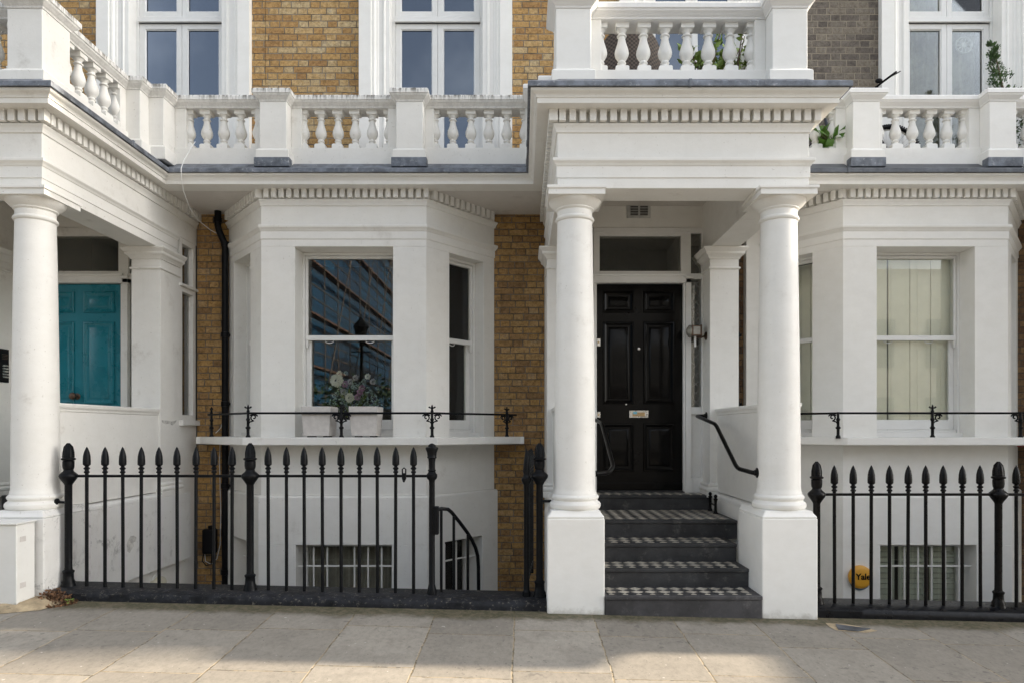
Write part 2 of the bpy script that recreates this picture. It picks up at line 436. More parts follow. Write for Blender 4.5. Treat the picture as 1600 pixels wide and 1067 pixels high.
def sash_window(parent, Mx, w, z0, z1, white, glass, horns=True, label=None, yf=.25):
    """vertical sliding sash in an opening w wide; local x along wall"""
    zm = z0 + (z1-z0)*.538                # meeting rail centre
    f = MB(); f.M = Mx
    f.box(0, .024, yf, yf+.14, z0, z1); f.box(w-.024, w, yf, yf+.14, z0, z1); f.box(.024, w-.024, yf, yf+.14, z1-.028, z1)
    f.box(-.002, w+.002, yf-.055, yf+.02, z0-.002, z0+.045); f.box(.024, w-.024, yf+.022, yf+.15, z0, z0+.075)
    fo = f.build('window', white, parent, bevel=.003, label=label)
    s = MB(); s.M = Mx
    yu = yf+.018; t = .042
    s.box(.026, .052, yu, yu+t, zm-.02, z1-.03); s.box(w-.052, w-.026, yu, yu+t, zm-.02, z1-.03)
    s.box(.052, w-.052, yu, yu+t, z1-.062, z1-.030); s.box(.0255, w-.0255, yu-.004, yu+t, zm-.026, zm+.026)
    if horns:
        for x0, x1 in ((.027, .055), (w-.055, w-.027)):
            s.box(x0, x1, yu+.001, yu+t-.001, zm-.075, zm-.024); s.box(x0+.004, x1-.004, yu+.004, yu+t-.004, zm-.105, zm-.075)
    s.build('upper_sash', white, fo, bevel=.002)
    s = MB(); s.M = Mx; yl = yf+.064
    s.box(.026, .076, yl, yl+t, z0+.077, zm-.0265); s.box(w-.076, w-.026, yl, yl+t, z0+.077, zm-.0265)
    s.box(.076, w-.076, yl, yl+t, z0+.077, z0+.185)
    s.build('lower_sash', white, fo, bevel=.002)
    r = MB(); r.M = Mx
    for cx in ((w*.27, w*.70) if w > .8 else (w*.4,)):
        r.tube([(cx+.045*math.cos(a), yl-.01-.012*math.sin(-a), zm-.028+.026*math.sin(a)) for a in [math.pi+math.pi*i/10 for i in range(11)]], .0055, 6)
    build_each(r, 'sash_lift', white, fo, smooth=60)
    g = MB(); g.M = Mx
    g.box(.05, w-.05, yu+.020, yu+.024, zm+.02, z1-.06); g.box(.074, w-.074, yl+.020, yl+.024, z0+.18, zm-.02)
    build_each(g, 'pane', glass, fo)
    return fo

def bay(house, dx, mats, ledge_mat, basement):
    """three-sided bay: architrave and frieze above, sash windows, balconette ledge, basement windows"""
    W = mats['white']
    A, B, C_, D = (-3.446+dx, 8.02), (-2.746+dx, 7.2), (-1.005+dx, 7.2), (-.305+dx, 8.02)
    path = [A, B, C_, D]
    t = .30; z0, z1 = 1.372, 3.376
    h = MB()
    h.sweep([(-t,z1),(0,z1),(0,3.452),(.008,3.455),(.008,3.535),(.014,3.540),(.022,3.555),(.034,3.568),(.038,3.574),(.038,3.598),(.0,3.603),
             (0,3.80),(.012,3.804),(.014,3.818),(.022,3.838),(.034,3.856),(.036,3.868),(.002,3.871),(.002,3.975),(-t,3.975)], path)
    def lerp(p, q, u): return (p[0]+(q[0]-p[0])*u, p[1]+(q[1]-p[1])*u)
    def off(path_i, p, d):      # inward offset of a point on segment i by d
        a, b = Vector(path[path_i]), Vector(path[path_i+1]); n = (b-a).normalized(); n = Vector((n.y, -n.x))
        return (p[0]-n.x*d, p[1]-n.y*d)
    def cor(i, d):
        n1 = (Vector(path[i])-Vector(path[i-1])).normalized(); n2 = (Vector(path[i+1])-Vector(path[i])).normalized()
        n1 = Vector((n1.y,-n1.x)); n2 = Vector((n2.y,-n2.x)); m = (n1+n2)/(1+n1.dot(n2))
        return (path[i][0]-m.x*d, path[i][1]-m.y*d)
    ow0, ow1 = (-2.389+dx, 7.2), (-1.356+dx, 7.2)
    def piers(mb, za, zb, u0, u1, p, q0, q1):
        # p = how far the face stands proud; window opening front q0..q1, side openings u0..u1 (0 = corner, 1 = wall)
        def pt(i, xy): return off(i, xy, -p)
        mb.prism([pt(1,q0), (cor(1,-p)), pt(0,lerp(B,A,u0)), off(0,lerp(B,A,u0),t), cor(1,t), off(1,q0,t)], za, zb)
        mb.prism([pt(1,q1), (cor(2,-p)), pt(2,lerp(C_,D,u0)), off(2,lerp(C_,D,u0),t), cor(2,t), off(1,q1,t)], za, zb)
        mb.prism([pt(0,lerp(B,A,u1)), pt(0,A), off(0,A,t), off(0,lerp(B,A,u1),t)], za, zb)
        mb.prism([pt(2,lerp(C_,D,u1)), pt(2,D), off(2,D,t), off(2,lerp(C_,D,u1),t)], za, zb)
    piers(h, z0-.05, z1, .31, .81, 0, ow0, ow1)
    h.sweep([(-t,.762),(.032,.738),(.0,.768),(0,z0-.05),(-t,z0-.05)][0:1]+[(.0,.762),(0,z0-.0505),(-t,z0-.0505)], path)
    h.sweep([(-t,.243),(.034,.243),(.034,.738),(.022,.758),(-.0,.7615),(-t,.7615)], path)
    b0, b1 = (-2.37+dx, 7.2), (-1.36+dx, 7.2)
    piers(h, -1.75, .243, .22, .76, .034, b0, b1)
    ho = h.build('bay', W, house, bevel=.004)
    d = MB(); dentils(d, [(A[0]+.06,A[1]-.07), B, C_, (D[0]-.06,D[1]-.07)])
    d.build('dentil_course', W, ho, bevel=.003)
    # balconette ledge
    lg = MB()
    pts = [(-3.70+dx,8.0),(-3.70+dx,7.80),(-2.83+dx,6.92),(-.85+dx,6.92),(.03+dx,7.80),(.03+dx,8.0)]
    lg.sweep([(-.60,1.290),(-.018,1.290),(0,1.296),(0,1.366),(-.006,1.3735),(-.60,1.3735)], pts[1:5], pre=(-3.70+dx,8.2), post=(.03+dx,8.2))
    lg.box(-3.699+dx, -3.3+dx, 7.75, 8.0, 1.2915, 1.372); lg.box(-.45+dx, .029+dx, 7.75, 8.0, 1.2915, 1.372)
    lg.build('ledge', ledge_mat, house, bevel=.006)
    # windows
    sash_window(house, local(ow0[0], 7.2, 1, 0), ow1[0]-ow0[0], z0+.004, z1, M['joinery'], M['glass'])
    L = (Vector(C_)-Vector(D)).length
    p = lerp(C_, D, .31); sash_window(house, local(p[0], p[1], D[0]-C_[0], D[1]-C_[1]), .50*L, z0+.004, z1, M['joinery'], M['glass'], yf=.14)
    p = lerp(B, A, .81); sash_window(house, local(p[0], p[1], B[0]-A[0], B[1]-A[1]), .50*L, z0+.004, z1, M['joinery'], M['glass'], yf=.14)
    # sills inside the openings, basement lights with their bars
    bw = MB()
    bw.box(b0[0]-.001, b0[0]+.05, 7.40, 7.46, -1.2, .242); bw.box(b1[0]-.05, b1[0], 7.40, 7.46, -1.2, .242)
    bw.box(b0[0]+.05, b1[0]-.05, 7.40, 7.46, .19, .242); 
    bo = bw.build('basement_window', M['joinery'], house, bevel=.002)
    g = MB(); g.box(b0[0]+.04, b1[0]-.04, 7.43, 7.434, -1.2, .20); g.build('pane', M['glass'], bo)
    def bars(Mx, w, n, par):
        q = MB(); q.M = Mx
        q.box(0, w, .088, .10, -.002, .014); bo_ = q.build('cross_bar', M['white_fresh'], par); q = MB(); q.M = Mx
        for i in range(n):
            x = .16+.1445*i if n > 4 else w*(i+.62)/(n+.25)
            q.lathe([(.0095,-1.2),(.0095,.165),(.0105,.17),(.0105,.185),(.001,.215)], (x,.094,0), n=8)
        return build_each(q, 'window_bar', M['white_fresh'], par, smooth=40)
    bars(local(b0[0], 7.166, 1, 0), b1[0]-b0[0], 6, bo)
    for i, (P, Q, u) in enumerate(((C_, D, .22), (B, A, .76))):
        p = lerp(P, Q, u); sgn = 1 if i == 0 else -1
        mx = local(p[0], p[1], (Q[0]-P[0])*sgn, (Q[1]-P[1])*sgn); w = .54*L
        s = MB(); s.M = mx
        s.box(0, .05, .2, .26, -1.2, .242); s.box(w-.05, w, .2, .26, -1.2, .242); s.box(.05, w-.05, .2, .26, .19, .242)
        so = s.build('basement_window', M['joinery'], house, bevel=.002)
        g = MB(); g.M = mx; g.box(.04, w-.04, .23, .234, -1.2, .2); g.build('pane', M['glass'], so)
        bars(mx, w, 3, so)
    # the rooms behind
    r = MB()
    i0, i1 = off(0, lerp(B,A,1), t), off(2, lerp(C_,D,1), t)
    r.box(-3.30+dx, -.44+dx, 10.6, 10.65, .7, 3.97); r.box(-3.35+dx,-3.30+dx, 8.25, 10.65, .7, 3.97); r.box(-.44+dx,-.39+dx, 8.25, 10.65, .7, 3.97)
    r.prism([off(0,lerp(B,A,.98),.29),cor(1,.29),cor(2,.29),off(2,lerp(C_,D,.98),.29)], .66, .70); r.box(-3.35+dx,-.40+dx,8.33,10.65,.66,.70); r.box(-3.40+dx,-.36+dx, 8.3, 10.65, 3.98, 4.04)
    r.box(-3.40+dx,-.36+dx, 8.6, 8.64, -1.75, .65)
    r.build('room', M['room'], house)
    return ho

def moulded_door(parent, x0, x1, z0, z1, Y, mat, rows, cols):
    d = MB(); d.box(x0, x1, Y, Y+.05, z0, z1)
    do = d.build('door', mat, parent, bevel=.003)
    for r0, r1 in rows:
        for c0, c1 in cols:
            p = MB()
            p.nest(c0, c1, r0, r1, Y, [(0,.003),(0,-.010),(.006,-.018),(.016,-.020),(.022,-.012),(.034,-.006),(.040,-.003),(.058,-.003),(.066,-.008),(.082,-.013)])
            p.build('panel', mat, do, smooth=25)
    return do

def shaft_column(c, zb, zt):
    """Tuscan column: base, tapering shaft, necking bead, echinus and abacus"""
    b = MB(); h = zt-zb
    prof = [(.196,0),(.205,.008),(.211,.024),(.210,.042),(.200,.056),(.190,.062),(.184,.070),(.188,.078),(.195,.088),(.195,.100),(.186,.112),(.178,.118),(.178,.128),(.172,.140),(.168,.17)]
    for i in range(1, 15):
        t = i/15; prof.append((.168-.026*(t**1.6), .17+(h-.17-.245)*t))
    zz = h-.245
    prof += [(.142,zz),(.142,zz+.01),(.154,zz+.018),(.159,zz+.03),(.154,zz+.042),(.143,zz+.050),(.142,zz+.056),(.142,zz+.095),(.150,zz+.102),(.156,zz+.106),(.157,zz+.114),(.166,zz+.122),(.186,zz+.138),(.205,zz+.160),(.212,zz+.176)]
    b.lathe(prof, (c[0], c[1], zb), n=72)
    b.sqlathe([(.222,zz+.176),(.222,zz+.218),(.232,zz+.222),(.234,zz+.234),(.232,zz+.2445)], (c[0], c[1], zb))
    return b

def pilaster_cap_base(mb, x0, x1, y0, y1, zb, zt):
    P = [(x0,y1),(x0,y0),(x1,y0),(x1,y1)]
    mb.prism([(x0,y0),(x1,y0),(x1,y1),(x0,y1)], zb, zt)
    mb.sweep([(-.01,zt-.225),(.010,zt-.225),(.016,zt-.217),(.016,zt-.205),(.004,zt-.200),(-.01,zt-.198)], P)
    mb.sweep([(-.01,zt-.120),(.012,zt-.118),(.016,zt-.105),(.034,zt-.085),(.050,zt-.075),(.054,zt-.066),(.054,zt-.050),(.072,zt-.030),(.084,zt-.016),(.086,zt-.001),(-.01,zt-.001)], P)
    mb.sweep([(-.01,zb+.001),(.040,zb+.001),(.040,zb+.055),(.034,zb+.060),(.046,zb+.074),(.046,zb+.092),(.030,zb+.105),(.022,zb+.112),(.030,zb+.124),(.030,zb+.136),(.012,zb+.150),(-.01,zb+.156)], P)

def portico(house, dx, dcol, ddoor, mats, door_mat, steps_on=True, detail=True, left_low=-1.75):
    W = mats['white']; x0, x1 = .285+dx, 2.285+dx
    # pedestals under the columns
    for k, (a, b) in enumerate(((.20,.652),(1.884,2.322))):
        a += dcol; b += dcol
        p = MB(); p.prism([(a,5.35),(b,5.35),(b,5.94),(a,5.94)], -.3, .755)
        cx = (a+b)/2
        p.sweep([(-.001,.755),(-.004,.768),(-.020,.788),(-.028,.800),(-.030,.812),(-.12,.8125),(-.12,.755)], [(a,5.94),(a,5.35),(b,5.35),(b,5.94)])
        p.box(a+.10, b-.10, 5.45, 5.94, .755, .812)
        p.build('pedestal', mats['pedestal'][k], house, bevel=.010)
        c = shaft_column((.434+1.665*k+dcol, 5.575), .812, ZS)
        c.build('column', W, house, smooth=30)
    # entablature of the three open sides
    e = MB(); path = [(x0,8.02),(x0,5.43),(x1,5.43),(x1,8.02)]
    e.sweep(ENT, path)
    eo = e.build('entablature', W, house, bevel=.003)
    d = MB(); dentils(d, [(x0,7.99),(x0,5.43),(x1,5.43),(x1,7.99)]); d.build('dentil_course', W, eo, bevel=.003)
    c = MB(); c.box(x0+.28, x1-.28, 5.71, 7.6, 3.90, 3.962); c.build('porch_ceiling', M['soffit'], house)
    # pilasters
    for k, (a, b) in enumerate(((.268,.575),(1.985,2.290))):
        q = MB(); pilaster_cap_base(q, a+dx, b+dx, 7.20, 7.62, .74, ZS)
        q.build('pilaster', W, house, bevel=.004)
    # parapet walls beside the steps with a coping, base course below
    for k, (a, b) in enumerate(((.33,.53),(2.06,2.27))):
        w = MB(); a += dx; b += dx
        w.box(a, b, 5.60, 7.235, .80, 1.60)
        w.build('parapet_wall', W, house, bevel=.004)
        w = MB(); w.sweep([(-.14,1.60),(.0,1.60),(.006,1.606),(.008,1.622),(.020,1.640),(.024,1.665),(.010,1.672),(-.14,1.672)], [(a,7.2),(a,5.6),(b,5.6),(b,7.2)])
        w.box(a+.02, b-.02, 5.62, 7.19, 1.60, 1.671)
        w.build('wall_coping', W, house, bevel=.002)
        ia, ib = ((.27,.59),(2.003,2.33))[k]
        w = MB(); w.box(ia+dx, ib+dx, 5.935, 7.78, -1.75 if k == 0 else .0, .74)
        w.sweep([(-.08,.74),(0,.74),(-.004,.765),(-.016,.782),(-.08,.79)], [(ia+dx,7.6),(ia+dx,5.94),(ib+dx,5.94),(ib+dx,7.6)])
        w.box(ia+dx+.07, ib+dx-.07, 6.0, 7.6, .74, .79)
        w.build('base_course', mats['pedestal'][k], house, bevel=.005)
    # back wall of the porch around the door
    dd = ddoor; Y = 7.5
    bw = MB()
    bw.box(.57+dx, 1.99+dx, Y-.002, Y+.12, 3.66, 3.962)
    bw.build('porch_wall', W, house)
    X0, X1 = .826+dd, 1.772+dd; zt0, zd1 = .762, 3.052
    fr = MB(); Zt = 3.655
    def v(a, b, z0, z1, y=Y-.015, t=.10): fr.box(a, b, y, Y+t, z0, z1)
    v(X0-.035, X0-.002, .775, zd1); v(X1+.002, X1+.024, .775, zd1)
    xl = X0-.16
    v(xl-.06, X0-.036, .90, Zt-.002, Y+.01)                                     # left of the door
    v(X0-.037, X1+.085, zd1+.002, 3.155, Y-.03)                                     # lintel
    v(X1+.085, 1.99+dd, 3.10, 3.157, Y-.02)
    fr.box(X0-.05, X1+.04, Y-.045, Y, 3.13, 3.156)
    v(X1+.026, X1+.085, .93, 3.10, Y-.03)                                    # door pilaster strip
    fr.box(X1+.018, X1+.093, Y-.042, Y, .762, .93); fr.box(X1+.014, X1+.097, Y-.05, Y, 3.10, 3.128)
    v(X0-.034, X0+.03, 3.158, 3.60, Y-.012); v(X1-.025, X1+.085, 3.158, 3.60, Y-.012)
    v(X0+.03, X1-.025, 3.158, 3.186, Y-.012); v(X0-.034, 1.99+dd, 3.60, 3.658, Y-.016); v(X0+.03, X1-.025, 3.572, 3.60, Y-.012)
    sx0, sx1 = X1+.090, X1+.20
    v(sx1, sx1+.035, .93, 3.10, Y-.018); v(sx1+.035, 2.04+dd, .762, 3.60, Y+.02); v(sx1, sx1+.03, 3.158, 3.60, Y-.012)
    v(sx0-.004, sx1, 1.62, 1.70, Y-.02); v(sx0-.004, sx1+.03, .762, .93, Y-.03); v(sx0-.004, sx1, .93, 1.62, Y+.012)
    fo = fr.build('door_frame', M['joinery'] if dx == 0 else mats['white'], house, bevel=.003)
    g = MB(); g.box(X0+.028, X1-.023, Y+.02, Y+.024, 3.18, 3.58); g.box(sx0, sx1+.002, Y+.02, Y+.024, 3.16, 3.60); g.box(sx0, sx1+.002, Y+.02, Y+.024, 1.70, 3.10)
    build_each(g, 'pane', M['glass_dark'], fo)
    if dx == 0:
        l = MB(); n = 14; zz0, zz1 = 1.705, 3.095; st = (zz1-zz0)/n
        for i in range(n):
            a, b = (zz0+i*st), (zz0+(i+1)*st); xm = (sx0+sx1)/2
            for (p, q) in (((sx0,a),(xm,(a+b)/2)),((xm,(a+b)/2),(sx1,a)),((sx0,b),(xm,(a+b)/2)),((xm,(a+b)/2),(sx1,b))):
                l.tube([(p[0],Y+.017,p[1]),(q[0],Y+.017,q[1])], .0022, 4)
        l.build('leaded_lattice', M['chrome'], fo)
    hl = MB(); hl.box(.5+dx, 2.1+dx, 8.9, 8.95, .7, 4.0); hl.box(.45+dx,.5+dx,7.62,8.95,.7,4.0); hl.box(2.1+dx,2.15+dx,7.62,8.95,.7,4.0); hl.box(.5+dx,2.1+dx,7.62,8.95,3.97,4.0); hl.box(.5+dx,2.1+dx,7.62,8.95,.65,.7)
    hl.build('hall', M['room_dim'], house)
    c0 = [(942.4,991),(1006,1054.5)]
    cols = [((a-815)*Y/1067+dd, (b-815)*Y/1067+dd) for a, b in c0]
    rows = [(H+(672-b)*Y/1067, H+(672-a)*Y/1067) for a, b in ((455,488),(502.4,630.6),(661,736))]
    door = moulded_door(house, X0, X1, .765, zd1-.004, Y+.03, door_mat, rows, cols)
    # steps
    st = MB(); S = [(5.33,.15),(5.65,.30),(5.97,.455),(6.33,.61),(7.18,.762)]
    xs = [(.652,1.884)]*2+[(.652,1.884),(.59,2.003),(.59,2.003)]
    stp = []
    for i, (y, z) in enumerate(S):
        y1 = S[i+1][0] if i < 4 else 7.62
        m = MB(); a, b = xs[i]
        m.box(a+dcol+.0005*0, b+dcol, y+.012, y1+.012, -.4 if i == 0 else S[i-1][1]-.02, z-.03)
        m.box(a+dcol, b+dcol, y, y1+.0115, z-.0298, z)
        so = m.build('step', M['slate_worn'] if i == 0 else M['slate'], house, bevel=.006)
        tl = MB(); tl.box(a+dcol+.03, b+dcol-(.07 if i < 3 else .04), y+.055, y1-.02 if i < 4 else 7.48, z, z+.004); tl.build('tile_inlay', M['tiles'], so)
    return door

def railing_mesh_bar(zr, zfoot, mat, n=10):
    b = MB()
    b.lathe([(.0135,zfoot-.03),(.0135,zr+.022),(.020,zr+.026),(.022,zr+.034),(.016,zr+.040),(.014,zr+.050),(.022,zr+.056),(.0245,zr+.063),(.016,zr+.071),(.013,zr+.078),(.022,zr+.086),(.0285,zr+.092),(.029,zr+.12),(.027,zr+.16),(.020,zr+.195),(.010,zr+.222),(.001,zr+.238)], n=n)
    return b.mesh('bar', mat, smooth=38)

def railing_mesh_post(zr, zfoot, mat, crown=False):
    b = MB()
    base = [(.055,zfoot-.05),(.055,zfoot+.006),(.048,zfoot+.02),(.050,zfoot+.03),(.040,zfoot+.05),(.038,zfoot+.10),(.044,zfoot+.112),(.044,zfoot+.12),(.030,zfoot+.13),(.028,zfoot+.15)]
    if crown:
        base = [(.040,zfoot-.05),(.040,zfoot+.02),(.030,zfoot+.06),(.025,zfoot+.08)]
        top = [(.024,zr-.05),(.026,zr-.035),(.040,zr-.02),(.044,zr-.006),(.044,zr+.012),(.034,zr+.022),(.028,zr+.035),(.034,zr+.045),(.026,zr+.055),(.026,zr+.11),(.030,zr+.14),(.040,zr+.148),(.036,zr+.158),(.040,zr+.19),(.052,zr+.222),(.050,zr+.232),(.034,zr+.236),(.030,zr+.25),(.014,zr+.262),(.001,zr+.266)]
    else:
        top = [(.028,zr-.075),(.032,zr-.065),(.040,zr-.052),(.052,zr-.035),(.066,zr-.014),(.070,zr-.002),(.068,zr+.010),(.052,zr+.026),(.040,zr+.036),(.034,zr+.050),(.040,zr+.062),(.043,zr+.082),(.043,zr+.118),(.038,zr+.124),(.052,zr+.132),(.053,zr+.142),(.040,zr+.150),(.038,zr+.175),(.036,zr+.20),(.029,zr+.232),(.018,zr+.252),(.001,zr+.266)]
    b.lathe(base+top, n=16)
    # ribs on the finial
    if not crown:
        for k in range(8):
            a = 2*math.pi*k/8
            b.tube([(.038*math.cos(a),.038*math.sin(a),zr+.15),(.037*math.cos(a),.037*math.sin(a),zr+.19),(.028*math.cos(a),.028*math.sin(a),zr+.236),(.006*math.cos(a),.006*math.sin(a),zr+.264)], .006, 5)
    return b.mesh('post', mat, smooth=38)

def leaf_quads(mb, c, rad, n, size, rr, squash=(1,1,1)):
    for _ in range(n):
        while True:
            q = Vector((rr.uniform(-1,1), rr.uniform(-1,1), rr.uniform(-1,1)))
            if q.length <= 1: break
        p = Vector(c)+Vector((q.x*rad*squash[0], q.y*rad*squash[1], q.z*rad*squash[2]))
        one_leaf(mb, p, size*rr.uniform(.6,1.3), rr)

def one_leaf(mb, p, s, rr, d=None):
    d = d or Vector((rr.uniform(-1,1), rr.uniform(-1,1), rr.uniform(-.5,1))).normalized()
    u = d.cross(Vector((rr.uniform(-1,1), rr.uniform(-1,1), rr.uniform(-1,1)))).normalized()
    w = d.cross(u)
    mb.add([p, p+d*s*.5+u*s*.26+w*s*.05, p+d*s, p+d*s*.5-u*s*.26+w*s*.05], [(0,1,2,3)])
# ------------------------------------------------------------------ tiles and paving materials
def m_tiles():
    t = NT('diamond_floor_tiles')
    x, y, z = t.sep()[0:3]
    s = .0765
    u = t.math('DIVIDE', t.math('ADD', t.math('MULTIPLY', x, .7071), t.math('ADD', t.math('MULTIPLY', y, .7071), 20)), s)
    v = t.math('DIVIDE', t.math('ADD', t.math('SUBTRACT', t.math('MULTIPLY', x, .7071), t.math('MULTIPLY', y, .7071)), 20), s)
    k = t.math('MODULO', t.math('ADD', t.math('FLOOR', u), t.math('FLOOR', v)), 2)
    fu = t.math('PINGPONG', u, .5); fv = t.math('PINGPONG', v, .5)
    gr = t.ss(t.math('MINIMUM', fu, fv), .015, .04)
    wn = t.n('TexWhiteNoise', noise_dimensions='3D'); t.set(wn.inputs['Vector'], t.comb(t.math('FLOOR', u), t.math('FLOOR', v), 1))
    cream = t.mix(wn.outputs[0], (.42,.38,.32), (.56,.52,.44)); blk = t.mix(wn.outputs[0], (.03,.031,.034), (.06,.06,.06))
    c = t.mix(k, blk, cream)
    c = t.mix(gr, (.07,.065,.06), c)
    c = t.mix(t.math('MULTIPLY', t.ss(t.noise(7, 7, .75), .5, .75), .4), c, (.12,.105,.09))
    t.bump(gr, .3, .002)
    return t.fin(c, .45)
M['tiles'] = m_tiles()

def m_paving():
    t = NT('york_stone_paving')
    x, y, z = t.sep()[0:3]
    w1 = t.math('MULTIPLY', t.math('SUBTRACT', t.noise(5, 4), .5), .03)
    xs = t.math('DIVIDE', t.math('ADD', t.math('ADD', x, w1), 60.445), .61)
    col = t.math('FLOOR', xs); fx = t.math('MULTIPLY', t.math('SUBTRACT', xs, col), .61)
    wn = t.n('TexWhiteNoise', noise_dimensions='1D'); t.set(wn.inputs['W'], col)
    w2 = t.math('MULTIPLY', t.math('SUBTRACT', t.noise(4, 4, vec=t.comb(y, z, x)), .5), .03)
    ys = t.math('DIVIDE', t.math('ADD', t.math('ADD', y, w2), t.math('ADD', t.math('MULTIPLY', wn.outputs[0], .34), 30.75)), .76)
    row = t.math('FLOOR', ys); fy = t.math('MULTIPLY', t.math('SUBTRACT', ys, row), .76)
    dx = t.math('MINIMUM', fx, t.math('SUBTRACT', .61, fx)); dy = t.math('MINIMUM', fy, t.math('SUBTRACT', .76, fy))
    d = t.math('MINIMUM', dx, dy)
    d2 = t.math('ADD', d, t.math('MULTIPLY', t.math('SUBTRACT', t.noise(40, 4, .7), .5), .008))
    j = t.ss(d2, .002, .008)
    wc = t.n('TexWhiteNoise', noise_dimensions='3D'); t.set(wc.inputs['Vector'], t.comb(col, row, 5))
    c = t.mix(wc.outputs[0], (.225,.205,.175), (.315,.29,.25))
    n1 = t.noise(2.6, 8, .7); c = t.mix(t.math('MULTIPLY', t.ss(n1, .45, .62), .4), c, (.20,.185,.16))
    n2 = t.noise(30, 7, .8, stretch=(1, .6, 1)); c = t.mix(.5, c, t.ramp(n2, [(.38,(.7,.7,.69)),(.5,(1,1,1)),(.62,(1.18,1.17,1.15))]), 'MULTIPLY')
    sp = t.noise(19, 3, .5); sm = t.noise(1.1, 2)
    c = t.mix(t.math('MULTIPLY', t.math('MULTIPLY', t.ss(sp, .63, .67), t.ss(sm, .47, .56)), .45), c, (.09,.085,.078))
    sp2 = t.noise(60, 2, .4); c = t.mix(t.ss(sp2, .73, .76), c, (.08,.075,.07))
    sp3 = t.noise(33, 1, .3); c = t.mix(t.math('MULTIPLY', t.ss(sp3, .79, .80), .8), c, (.5,.48,.44))
    jc = t.mix(t.ss(t.noise(8, 5), .4, .6), (.20,.16,.10), (.34,.28,.19))
    jc = t.mix(t.ss(t.noise(17, 4), .52, .60), jc, (.10,.085,.06))
    c = t.mix(j, jc, c)
    edge = t.math('MULTIPLY', t.ss(t.math('ADD', y, t.math('MULTIPLY', t.math('SUBTRACT', n1, .5), .35)), 5.12, 5.27), .9)
    c = t.mix(edge, c, t.mix(t.ss(t.noise(19, 6, .8), .4, .62), (.055,.055,.025), (.14,.115,.075)))
    t.bump(t.math('ADD', t.math('MULTIPLY', j, .5), t.math('MULTIPLY', n2, .35)), .45, .01)
    return t.fin(c, t.lin(n1, .3, .7, .62, .85), spec=.25)
M['paving'] = m_paving()
M['asphalt'] = m_simple('asphalt', (.05,.05,.05), .85, 0, .3, 40, .5, 120)
M['concrete'] = m_simple('area_concrete', (.25,.245,.23), .85, 0, .25, 3, .3, 30)
M['mortar_bed'] = m_simple('tan_mortar_bed', (.38,.30,.19), .9, 0, .3, 9, .8, 30, spots=((.1,.08,.05), 13, .5))

# ------------------------------------------------------------------ ground
def gz(x, y=5.4):
    x = max(-30, min(30, x))
    return .018 - .0225*x - .04*(5.4-y)

def sheet(name, xs, ys, zf, mat):
    b = MB(); vs = [(x, y, zf(x, y)) for y in ys for x in xs]; n = len(xs)
    fs = [(j*n+i, j*n+i+1, (j+1)*n+i+1, (j+1)*n+i) for j in range(len(ys)-1) for i in range(n-1)]
    b.add(vs, fs); o = b.build(name, mat); tag(o, kind='structure'); return o
XS = [-400,-60,-30]+[-10+i*.5 for i in range(41)]+[30,60,400]
sheet('ground', XS, [-400,-60,-20,-4,1.75], lambda x, y: gz(x, 1.75)-.16, M['asphalt'])
rp = random.Random(3)
sheet('pavement', XS, [1.9,3,3.8,4.4,5,5.46], lambda x, y: gz(x, y), M['paving'])
k = MB()
for i in range(-30, 30): k.add([(i+.004, 1.75, gz(i,1.9)-.3),(i+.996,1.75,gz(i,1.9)-.3),(i+.996,1.9,gz(i,1.9)-.3),(i+.004,1.9,gz(i,1.9)-.3),(i+.004,1.76,gz(i,1.9)),(i+.996,1.76,gz(i+1,1.9)),(i+.996,1.9,gz(i+1,1.9)),(i+.004,1.9,gz(i,1.9))],
          [(0,3,2,1),(4,5,6,7),(0,1,5,4),(1,2,6,5),(2,3,7,6),(3,0,4,7)])
tag(k.build('road_kerb', M['concrete']), kind='structure')
b = MB(); b.box(-30, 30, 5.7, 8.6, -2.0, -1.9); tag(b.build('area_floor', M['concrete']), kind='structure')

def kerb(x0, x1, mat, rough, label):
    b = MB(); n = int((x1-x0)/.03); rows = []
    rr = random.Random(int(x0*10)); nx = [0]*5
    for i in range(n+1):
        x = x0+(x1-x0)*i/n; g = gz(x)
        nx = [a*.8+rr.uniform(-1,1)*rough for a in nx]
        rows.append([(x,5.395,g-.25),(x,5.395,g+.02),(x,5.398+nx[0],g+.055+nx[1]),(x,5.425+nx[2],g+.074+nx[3]),(x,5.56,g+.084+nx[4]*.5),(x,5.70,g+.086),(x,5.70,-1.95)])
    vs = [v for r in rows for v in r]; m = 7
    fs = [(i*m+j, (i+1)*m+j, (i+1)*m+j+1, i*m+j+1) for i in range(n) for j in range(m-1)]
    fs += [tuple(range(m))[::-1], tuple(n*m+j for j in range(m))]
    b.add(vs, fs)
    o = b.build('kerb_stone', mat, None, smooth=50, at=(x0, 5.4, 0))
    tag(o, label, 'kerb')
    return o
kerb(-3.73, .199, M['kerb'], .0028, 'worn flaking black stone kerb under the railing with the gap')
kerb(2.325, 9.0, M['kerb_fresh'], .0006, 'glossy black painted kerb under the railing by the yellow alarm box')

# ------------------------------------------------------------------ the three houses
HA = empty('terraced_house', (-7.0, 8.0, 0), 'yellow brick terraced house at the left edge with a teal door and columned porch', 'house')
HB = empty('terraced_house', (-.9, 8.0, 0), 'middle terraced house of yellow brick with a black door, columned porch and bay', 'house')
HC = empty('terraced_house', (5.2, 8.0, 0), 'grey brick terraced house at the right edge behind the yellow alarm box', 'house')

mo = {'white': M['white_old'], 'pedestal': [M['white_old'], M['white_mould']]}
mw = {'white': M['white'], 'pedestal': [M['white_fresh'], M['white_fresh']]}
mc = {'white': M['white_fresh'], 'pedestal': [M['white_fresh'], M['white_fresh']]}

